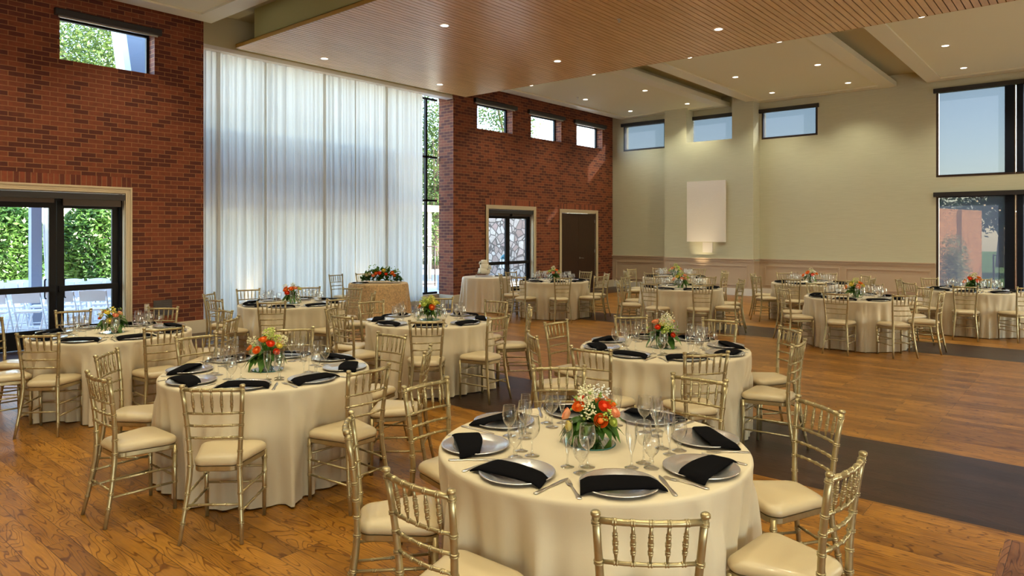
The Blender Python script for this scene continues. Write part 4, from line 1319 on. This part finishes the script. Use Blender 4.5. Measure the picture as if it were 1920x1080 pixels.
for (x_, y_, z_) in ((0.075, -0.02, 0.15), (0.08, 0.0, 0.12), (-0.03, -0.09, 0.24), (0.02, -0.14, 0.02), (0.11, 0.01, 0.16)):
    for k in range(2):
        leaf_verts(lf, (x_, y_, z_), (x_ * 1.25 + rn.uniform(-0.02, 0.02), y_ * 1.3 + rn.uniform(-0.02, 0.02) - 0.01, z_ + rn.uniform(-0.04, 0.02)), 0.02, 0.1)
lf.build('leaves', M['leaf'], cake)
put('folded_napkin', CKC[0] + 0.20, CKC[1] + 0.30, zc - 0.014, radians(35), 'lying on the cake table right of the cake')['label'] = 'black folded napkin lying on the cake table right of the cake'

# ------------------------------------------------------------------ outside
def paving_mat(name, a, b_, sz):
    k = Nodes(name)
    g = k.n('NewGeometry')
    br = k.n('TexBrick', {'offset': 0.0}, Vector=g.outputs['Position'], Color1=a, Color2=b_, Mortar=tuple(x * 0.6 for x in a[:3]) + (1,), Scale=1.0, Mortar_Size=0.006, Brick_Width=sz, Row_Height=sz)
    return k.done(k.n('BsdfPrincipled', None, Base_Color=br.outputs['Color'], Roughness=0.8).outputs[0])
M['patio'] = paving_mat('patio_concrete', (0.55, 0.53, 0.50, 1), (0.60, 0.58, 0.55, 1), 1.2)
M['grass'] = pbr('lawn_grass', (0.16, 0.30, 0.05, 1), 0.9, var=0.4, vscale=3)
struct('ground_patio', MB().box(-60, -13.06, -20, 45, -0.20, -0.03), M['patio'])
struct('ground_side', MB().box(X1 + 0.26, 45, -20, YB + 0.32, -0.20, -0.03), M['patio'])
struct('ground_terrace', MB().box(-12.97, 12, YB + 0.33, 27.5, -0.20, -0.03), M['patio'])
tag(MB().box(-12.97, 40, 27.51, 80, -0.30, -0.04).build('lawn', M['grass']), 'bright green lawn beyond the railing outside the right window', 'lawn', kind='stuff')

def stone_mat():
    k = Nodes('fieldstone_masonry')
    g = k.n('NewGeometry')
    p = k.n('SeparateXYZ', None, Vector=g.outputs['Position'])
    v = k.n('CombineXYZ', None, X=k.math('ADD', p.outputs[0], p.outputs[1]), Y=p.outputs[2]).outputs[0]
    a = k.n('TexVoronoi', {'feature': 'DISTANCE_TO_EDGE'}, Vector=v, Scale=3.9).outputs['Distance']
    c = k.n('TexVoronoi', None, Vector=v, Scale=3.9).outputs['Color']
    s = k.n('SeparateXYZ', None, Vector=c)
    col = k.ramp(s.outputs[0], [(0.0, (0.22, 0.15, 0.125, 1)), (0.35, (0.33, 0.28, 0.24, 1)), (0.7, (0.42, 0.38, 0.33, 1)), (1.0, (0.27, 0.19, 0.165, 1))])
    nz = k.n('TexNoise', None, Vector=v, Scale=12.0, Detail=4.0).outputs[0]
    col = k.mix(1.0, col, k.ramp(nz, [(0.3, (0.8, 0.8, 0.8, 1)), (0.7, (1.15, 1.15, 1.15, 1))]), 'MULTIPLY')
    e = k.ramp(a, [(0.0, (0, 0, 0, 1)), (0.045, (0, 0, 0, 1)), (0.075, (1, 1, 1, 1))])
    col = k.mix(e, (0.08, 0.065, 0.055, 1), col)
    return k.done(k.n('BsdfPrincipled', None, Base_Color=col, Roughness=0.85, Normal=k.bump(e, 0.5, 0.02)).outputs[0])
M['stone'] = stone_mat()
tag(MB().box(-21.3, -15.4, 21.0, 21.4, -0.03, 4.2).build('stone_wall', M['stone']), 'pale fieldstone wall outside the far glass doors', 'stone wall')
M['teal'] = pbr('teal_enamel', (0.03, 0.16, 0.17, 1), 0.4)
ln = thing('garden_lantern', 'white lantern with a teal cap outside the far glass doors', 'lantern', (-13.6, 15.72, -0.03))
MB().box(-0.02, 0.02, -0.02, 0.02, 0, 0.75).box(-0.12, 0.12, -0.12, 0.12, 0, 0.03).build('post', M['black'], ln)
MB().box(-0.10, 0.10, -0.10, 0.10, 0.75, 1.03).build('lantern_body', M['white'], ln)
MB().lathe([(0.15, 1.03), (0.11, 1.12), (0.04, 1.17), (0.0001, 1.18)], 16).build('lantern_cap', M['teal'], ln)

def tree(name, x, y, z, rx, rz_, n, seed, mat, lab, cat='tree', leaf=0.16, trunk=True, grp=None, hollow=0.55, clump=0.0):
    rn_ = random.Random(seed)
    t = thing(name, lab, cat, (x, y, -0.03), group=grp)
    zc_ = z
    vs_, fs = [], []
    cl = [(rn_.gauss(0, 0.45), rn_.gauss(0, 0.45), rn_.gauss(0, 0.45)) for _ in range(26)]
    for i in range(n):
        if clump and rn_.random() < 0.8:
            c = cl[rn_.randrange(26)]
            p = Vector((c[0] + rn_.gauss(0, clump), c[1] + rn_.gauss(0, clump), c[2] + rn_.gauss(0, clump)))
            if p.length > 1.15:
                p *= 1.0 / p.length
        else:
            p = Vector((rn_.gauss(0, 1), rn_.gauss(0, 1), rn_.gauss(0, 1))).normalized() * (hollow + (1 - hollow) * rn_.random())
        p = Vector((p.x * rx, p.y * rx, zc_ + p.z * rz_))
        if p.z < 0.24:
            p.z = 0.24 + rn_.random() * 0.3
        a = Vector((rn_.gauss(0, 1), rn_.gauss(0, 1), rn_.gauss(0, 0.7))).normalized()
        b = a.cross(Vector((rn_.gauss(0, 1), rn_.gauss(0, 1), rn_.gauss(0, 1)))).normalized()
        s = leaf * rn_.uniform(0.5, 1.1)
        o = len(vs_)
        vs_ += [p - a * s, p - b * s * 0.42, p + a * s, p + b * s * 0.42]
        fs.append((o, o + 1, o + 2, o + 3))
    MB().add(vs_, fs).build('foliage', mat, t)
    if trunk:
        tb = MB().tube([(0, 0, 0), (0.08, 0.05, zc_ * 0.5), (0.0, 0.1, zc_)], [0.20, 0.15, 0.10], 8)
        for k in range(6):
            a = rn_.uniform(0, 6.28)
            tb.tube([(0, 0.05, zc_ * rn_.uniform(0.35, 0.8)), (rx * 0.4 * cos(a), rx * 0.4 * sin(a), zc_ + rz_ * 0.1), (rx * 0.75 * cos(a), rx * 0.75 * sin(a), zc_ + rz_ * rn_.uniform(0.1, 0.6))], [0.09, 0.06, 0.02], 6)
        tb.build('trunk', M['bark'], t)
    return t
# left side: hedge and trees beyond the white chairs
for i, (x, y, z, rx, rz_) in enumerate(((-23.6, 2.8, 1.3, 1.9, 1.6), (-24.2, 5.6, 1.25, 1.9, 1.55), (-25.0, 8.6, 1.3, 1.9, 1.6), (-22.8, 0.0, 1.4, 1.9, 1.7))):
    tree('hedge_shrub', x, y, z, rx * 0.70, rz_, 17000, 100 + i, M['hedgeleaf'], 'dense bright green shrub seen %s' % ('through the left leaf of the near glass doors', 'through the right leaf of the near glass doors', 'behind the brick wall beside the near glass doors', 'at the far left edge of the near glass doors')[i], 'shrub', 0.10, False, 'green shrubs outside the near glass doors', 0.7)
TR = [(-32.0, 4.6, 5.0, 2.6, 4.0, 4200, 'airy pale green tree above the shrubs left of the pergola post'), (-30.0, 10.3, 8.2, 3.1, 3.6, 6500, 'airy green tree seen through the high window over the glass doors'),
      (-29.0, 16.6, 6.0, 2.8, 5.0, 3500, 'pale green tree standing behind the sheer curtain'), (-25.4, 24.0, 4.6, 2.1, 4.6, 6500, 'light green tree seen through the bare strip beside the curtain'),
      (-23.0, 27.0, 7.9, 1.6, 2.2, 1500, 'thin leafy treetop in the first high window past the curtain')]
for i, (x, y, z, rx, rz_, n, lab) in enumerate(TR):
    tree('garden_tree', x, y, z, rx, rz_, int(n * 4), 200 + i, M['treeleaf'], lab, 'tree', 0.10, True, None, 0.25, 0.34)

pc = thing('curtain_shade_board', 'broad tan board added outside to darken a band of the curtain', 'shade board', (-13.7, 8.1, -0.03))
M['shade_board'] = pbr('tan_shade_board', (0.42, 0.36, 0.25, 1), 0.7)
MB().box(-0.05, 0.05, -2.75, 2.8, 2.33, 3.68).build('shade_board', M['shade_board'], pc)  # added board, placed to shade the middle band of the curtain
for yy in (-2.68, 2.72):
    MB().box(-0.05, 0.05, yy - 0.05, yy + 0.05, 0, 2.33).build('post', M['shade_board'], pc)
struct('trim_16', MB().box(XB - 0.3, XB, 6.9, 9.6, CEIL + 0.1, 8.1), M['olive'])     # unseen block added to keep the sun off the roof brace
# pergola post with its drape, beams overhead
pg = thing('pergola', 'grey pergola post and tan slat roof outside the near glass doors', 'pergola', (-15.9, 4.32, -0.03))
pm = MB().box(-0.09, 0.09, -0.09, 0.09, 0, 2.45)
pm.build('post', pbr('grey_post_paint', (0.24, 0.28, 0.36, 1), 0.6), pg)
bm = MB().box(-2.6, 0.12, -0.12, -0.05, 2.42, 2.60)
bm.build('header_beam', M['white'], pg)
bm = MB()
for i in range(9):
    bm.box(-2.6 + i * 0.3, -2.53 + i * 0.3, -1.6, 2.2, 2.60, 2.70)
bm.build('roof_slats', pbr('tan_slat_wood', (0.50, 0.42, 0.28, 1), 0.7), pg)
dr = MB()
vs_, fs = [], []
for j in range(13):
    z = 0.25 + 2.15 * j / 12
    q = 1 - 0.45 * (1 - j / 12) ** 2
    for i in range(17):
        u = i / 16
        vs_.append((-15.78 + 0.03 * sin(u * 22), 4.43 + 0.24 * u * q + 0.02 * sin(j * 0.5), z))
for j in range(12):
    for i in range(16):
        a = j * 17 + i
        fs.append((a, a + 1, a + 18, a + 17))
tag(dr.add(vs_, fs, True).build('pergola_drape', sheer('white_outdoor_drape', (0.85, 0.86, 0.9, 1), 0.05, 0.5)), 'white drape hanging beside the grey pergola post outside', 'curtain')
# slanted grey roof brace seen in the high window
br = thing('roof_brace', 'slanted grey steel roof brace outside the high window over the doors', 'roof brace', (-15.0, 5.85, 4.2))
mb = MB()
mb.add([(0, -0.02, 0), (0, 0.35, 0), (0, 0.35, 2.4), (0, -0.34, 2.4), (-0.35, -0.02, 0), (-0.35, 0.35, 0), (-0.35, 0.35, 2.4), (-0.35, -0.34, 2.4)],
       [(0, 1, 2, 3), (7, 6, 5, 4), (0, 4, 5, 1), (1, 5, 6, 2), (2, 6, 7, 3), (3, 7, 4, 0)])
mb.build('brace_web', pbr('slate_blue_paint', (0.10, 0.14, 0.21, 1), 0.6), br)
mb = MB()
for o in (0.0, 0.44):
    y0_, y1_ = (-0.12, -0.44) if o == 0 else (0.35, 0.35)
    mb.add([(0.02, y0_, 0), (0.02, y0_ + 0.12, 0), (0.02, y1_ + 0.12, 2.4), (0.02, y1_, 2.4), (-0.4, y0_, 0), (-0.4, y0_ + 0.12, 0), (-0.4, y1_ + 0.12, 2.4), (-0.4, y1_, 2.4)],
           [(0, 1, 2, 3), (7, 6, 5, 4), (0, 4, 5, 1), (1, 5, 6, 2), (2, 6, 7, 3), (3, 7, 4, 0)])
mb.build('brace_flange', pbr('pale_blue_paint', (0.50, 0.62, 0.66, 1), 0.5), br)
MB().box(-0.30, -0.1, 0.0, 0.2, -4.2, 0.0).build('brace_column', bpy.data.materials['slate_blue_paint'], br)

# white folding chairs in rows
M['resin'] = pbr('white_resin', (0.90, 0.92, 0.94, 1), 0.45)
def folding_proto():
    t = thing('folding_chair', 'x', 'chair', group='white folding chairs on the patio')
    m = M['resin']
    vs_, n = [], 9
    for k in range(2):
        for i in range(n):
            u = -1 + 2 * i / (n - 1)
            vs_ += [(u * 0.20, -0.215 + 0.02 * k, 0.60), (u * 0.20, -0.235 + 0.02 * k, 0.775 + 0.025 * (1 - u * u))]
    fs = []
    for k in range(2):
        for i in range(n - 1):
            a = k * 2 * n + i * 2
            fs.append((a, a + 2, a + 3, a + 1))
    for i in range(n - 1):
        a = i * 2
        fs.append((a + 1, a + 3, a + 3 + 2 * n, a + 1 + 2 * n))
    MB().add(vs_, fs).build('backrest', m, t)
    MB().box(-0.19, 0.19, -0.17, 0.20, 0.425, 0.455).build('seat', m, t)
    for s in (-1, 1):
        MB().tube([(s * 0.215, 0.24, 0), (s * 0.205, -0.235, 0.79)], 0.015, 6).build('front_frame', m, t)
        MB().tube([(s * 0.185, -0.24, 0), (s * 0.185, 0.19, 0.44)], 0.014, 6).build('rear_leg', m, t)
    MB().tube([(-0.21, 0.19, 0.11), (0.21, 0.19, 0.11)], 0.011, 6).tube([(-0.18, -0.18, 0.09), (0.18, -0.18, 0.09)], 0.011, 6).build('cross_bar', m, t)
    return register(t)
FC = folding_proto()
k = 0
ux, uy = cos(radians(62)), sin(radians(62))        # along the rows
vx, vy = -uy, ux                                    # towards the rows behind
RN = ['front', 'second', 'third', 'fourth', 'fifth']
for r in range(5):
    for c in range(9):
        fx_, fy_ = -15.3 + ux * 0.50 * c + vx * 0.92 * r, 2.05 + uy * 0.50 * c + vy * 0.92 * r
        if min(hypot(fx_ + 15.9, fy_ - 4.32), hypot(fx_ + 15.75, fy_ - 4.62), hypot(fx_ + 13.7, fy_ - 5.42)) < 0.50:
            continue                                   # the pergola post stands here
        o = FC if k == 0 else copy_tree(FC)
        k += 1
        o.location = (-15.3 + ux * 0.50 * c + vx * 0.92 * r, 2.05 + uy * 0.50 * c + vy * 0.92 * r, -0.03)
        o.rotation_euler = (0, 0, radians(62))
        tag(o, 'white folding chair on the patio in the %s row, chair %s from the left' % (RN[r], ['one', 'two', 'three', 'four', 'five', 'six', 'seven', 'eight', 'nine'][c]), group='white folding chairs on the patio')

# railing, post and planter beyond the bare glass strip
def railing(name, p0, p1, h, lab, sp=0.11, mat=None, rail_r=0.02):
    t = thing(name, lab, 'railing', (p0[0], p0[1], -0.03))
    d = Vector((p1[0] - p0[0], p1[1] - p0[1], 0))
    n = int(d.length / sp)
    mb = MB()
    for i in range(n + 1):
        q = d * (i / n)
        mb.tube([(q.x, q.y, 0.08), (q.x, q.y, h)], 0.008, 5)
    mb.build('balusters', mat or M['bronze'], t)
    mb = MB()
    for z in (0.08, h):
        mb.tube([(0, 0, z), (d.x, d.y, z)], rail_r, 6)
    for q in (0, 0.5, 1):
        mb.tube([(d.x * q, d.y * q, 0), (d.x * q, d.y * q, h + 0.03)], 0.025, 6)
    mb.build('rail_frame', mat or M['bronze'], t)
railing('iron_railing', (-17.6, 15.0), (-16.9, 17.6), 1.35, 'thin brown iron railing outside the bare strip of glass')
tag(MB().box(-17.9, -17.5, 14.9, 15.15, -0.03, 2.1).build('brick_post', M['brick']), 'low brick post outside beside the iron railing', 'post')
pt = thing('planter', 'square grey planter with a small shrub outside the glass strip', 'planter', (-15.9, 15.5, -0.03))
MB().box(-0.2, 0.2, -0.2, 0.2, 0, 0.45).build('planter_box', pbr('planter_grey', (0.35, 0.37, 0.38, 1), 0.7), pt)
pf = MB()
rn = random.Random(4)
for i in range(240):
    a, b = rn.uniform(0, 6.28), rn.uniform(-0.2, 1.5)
    leaf_verts(pf, (0.05 * cos(a), 0.05 * sin(a), 0.5), (0.24 * cos(a) * cos(b), 0.24 * sin(a) * cos(b), 0.6 + 0.5 * sin(b)), 0.07, 0.1)
pf.build('planter_shrub', M['hedgeleaf'], pt)
tag(MB().box(-20.2, -19.9, 14.0, 20.0, 2.60, 2.85).box(-20.1, -20.0, 16.0, 16.12, -0.03, 2.6).box(-20.1, -20.0, 18.6, 18.72, -0.03, 2.6).build('garden_beam', M['cream']), 'pale timber garden beam beyond the bare strip of glass', 'garden beam')

# outside the right window: brick wing, bush, railing, trees, string lights
M['tanbrick'] = brick_mat('tan_brick', (0.70, 0.26, 0.055, 1), (0.60, 0.21, 0.04, 1), (0.72, 0.36, 0.12, 1))
A, B = (-3.75, 21.3), (-2.82, 26.2)
dv = Vector((B[0] - A[0], B[1] - A[1], 0)).normalized()
nv = Vector((dv.y, -dv.x, 0)) * 0.25
wg = MB()
P4 = [Vector((A[0], A[1], 0)), Vector((B[0], B[1], 0)), Vector((B[0], B[1], 0)) - nv, Vector((A[0], A[1], 0)) - nv]
wg.add([(p.x, p.y, -0.03) for p in P4] + [(p.x, p.y, 2.48) for p in P4], [(0, 1, 5, 4), (1, 2, 6, 5), (2, 3, 7, 6), (3, 0, 4, 7), (4, 5, 6, 7)])
tag(wg.build('garden_wall', M['tanbrick']), 'sunlit tan brick garden wall outside the lower right window', 'garden wall')
tree('flowering_bush', -3.05, 22.3, 0.85, 0.45, 1.0, 5000, 300, leafmat('pale_bush_leaf', (0.25, 0.32, 0.07, 1), (0.70, 0.66, 0.48, 1), 0.3, 7.0), 'sparse pale yellow-green bush against the tan brick wall outside', 'bush', 0.045, False, None, 0.1)
railing('terrace_railing', (-2.55, 26.6), (4.0, 26.6), 1.10, 'black metal terrace railing outside the lower right window', 0.14, M['black'])
tag(MB().box(-1.98, -1.80, 25.4, 25.58, -0.03, 3.4).build('terrace_post', M['bronze']), 'tall dark post standing by the terrace railing outside', 'post')
for i, (x, y, z, rx, rz_, n, lab) in enumerate(((-6.0, 36.0, 2.2, 2.6, 1.5, 5000, 'dark conifer beyond the tan brick wall, left of the others'), (-0.9, 38.0, 2.0, 2.2, 1.5, 5000, 'dark conifer beyond the terrace post'),
                                        (4.2, 36.0, 2.0, 2.6, 1.5, 3000, 'dark conifer beyond the right end of the terrace'), (-4.0, 44.5, 3.3, 1.8, 1.4, 3000, 'dark treetop just above the sill of the tall right window'))):
    tree('conifer', x, y, z, rx, rz_, n, 310 + i, M['pineleaf'], lab, 'tree', 0.17, True, None, 0.2, 0.25)
M['bulb'] = emit('warm_bulb', (1.0, 0.75, 0.45, 1), 14.0)
sl_ = thing('string_lights', 'string of small warm bulbs sagging outside the lower right window', 'string lights', (-2.75, 21.6, 2.95))
ps = []
for i in range(15):
    f = i / 14
    ps.append((f * 2.2, f * 0.8, -0.62 * 4 * f * (1 - f) + 0.10 * f))
MB().tube(ps, 0.006, 5).build('cable', M['black'], sl_)
for i in range(1, 14):
    MB().blob((ps[i][0], ps[i][1], ps[i][2] - 0.045), 0.022, 7, 5).build('bulb', M['bulb'], sl_.children[0])
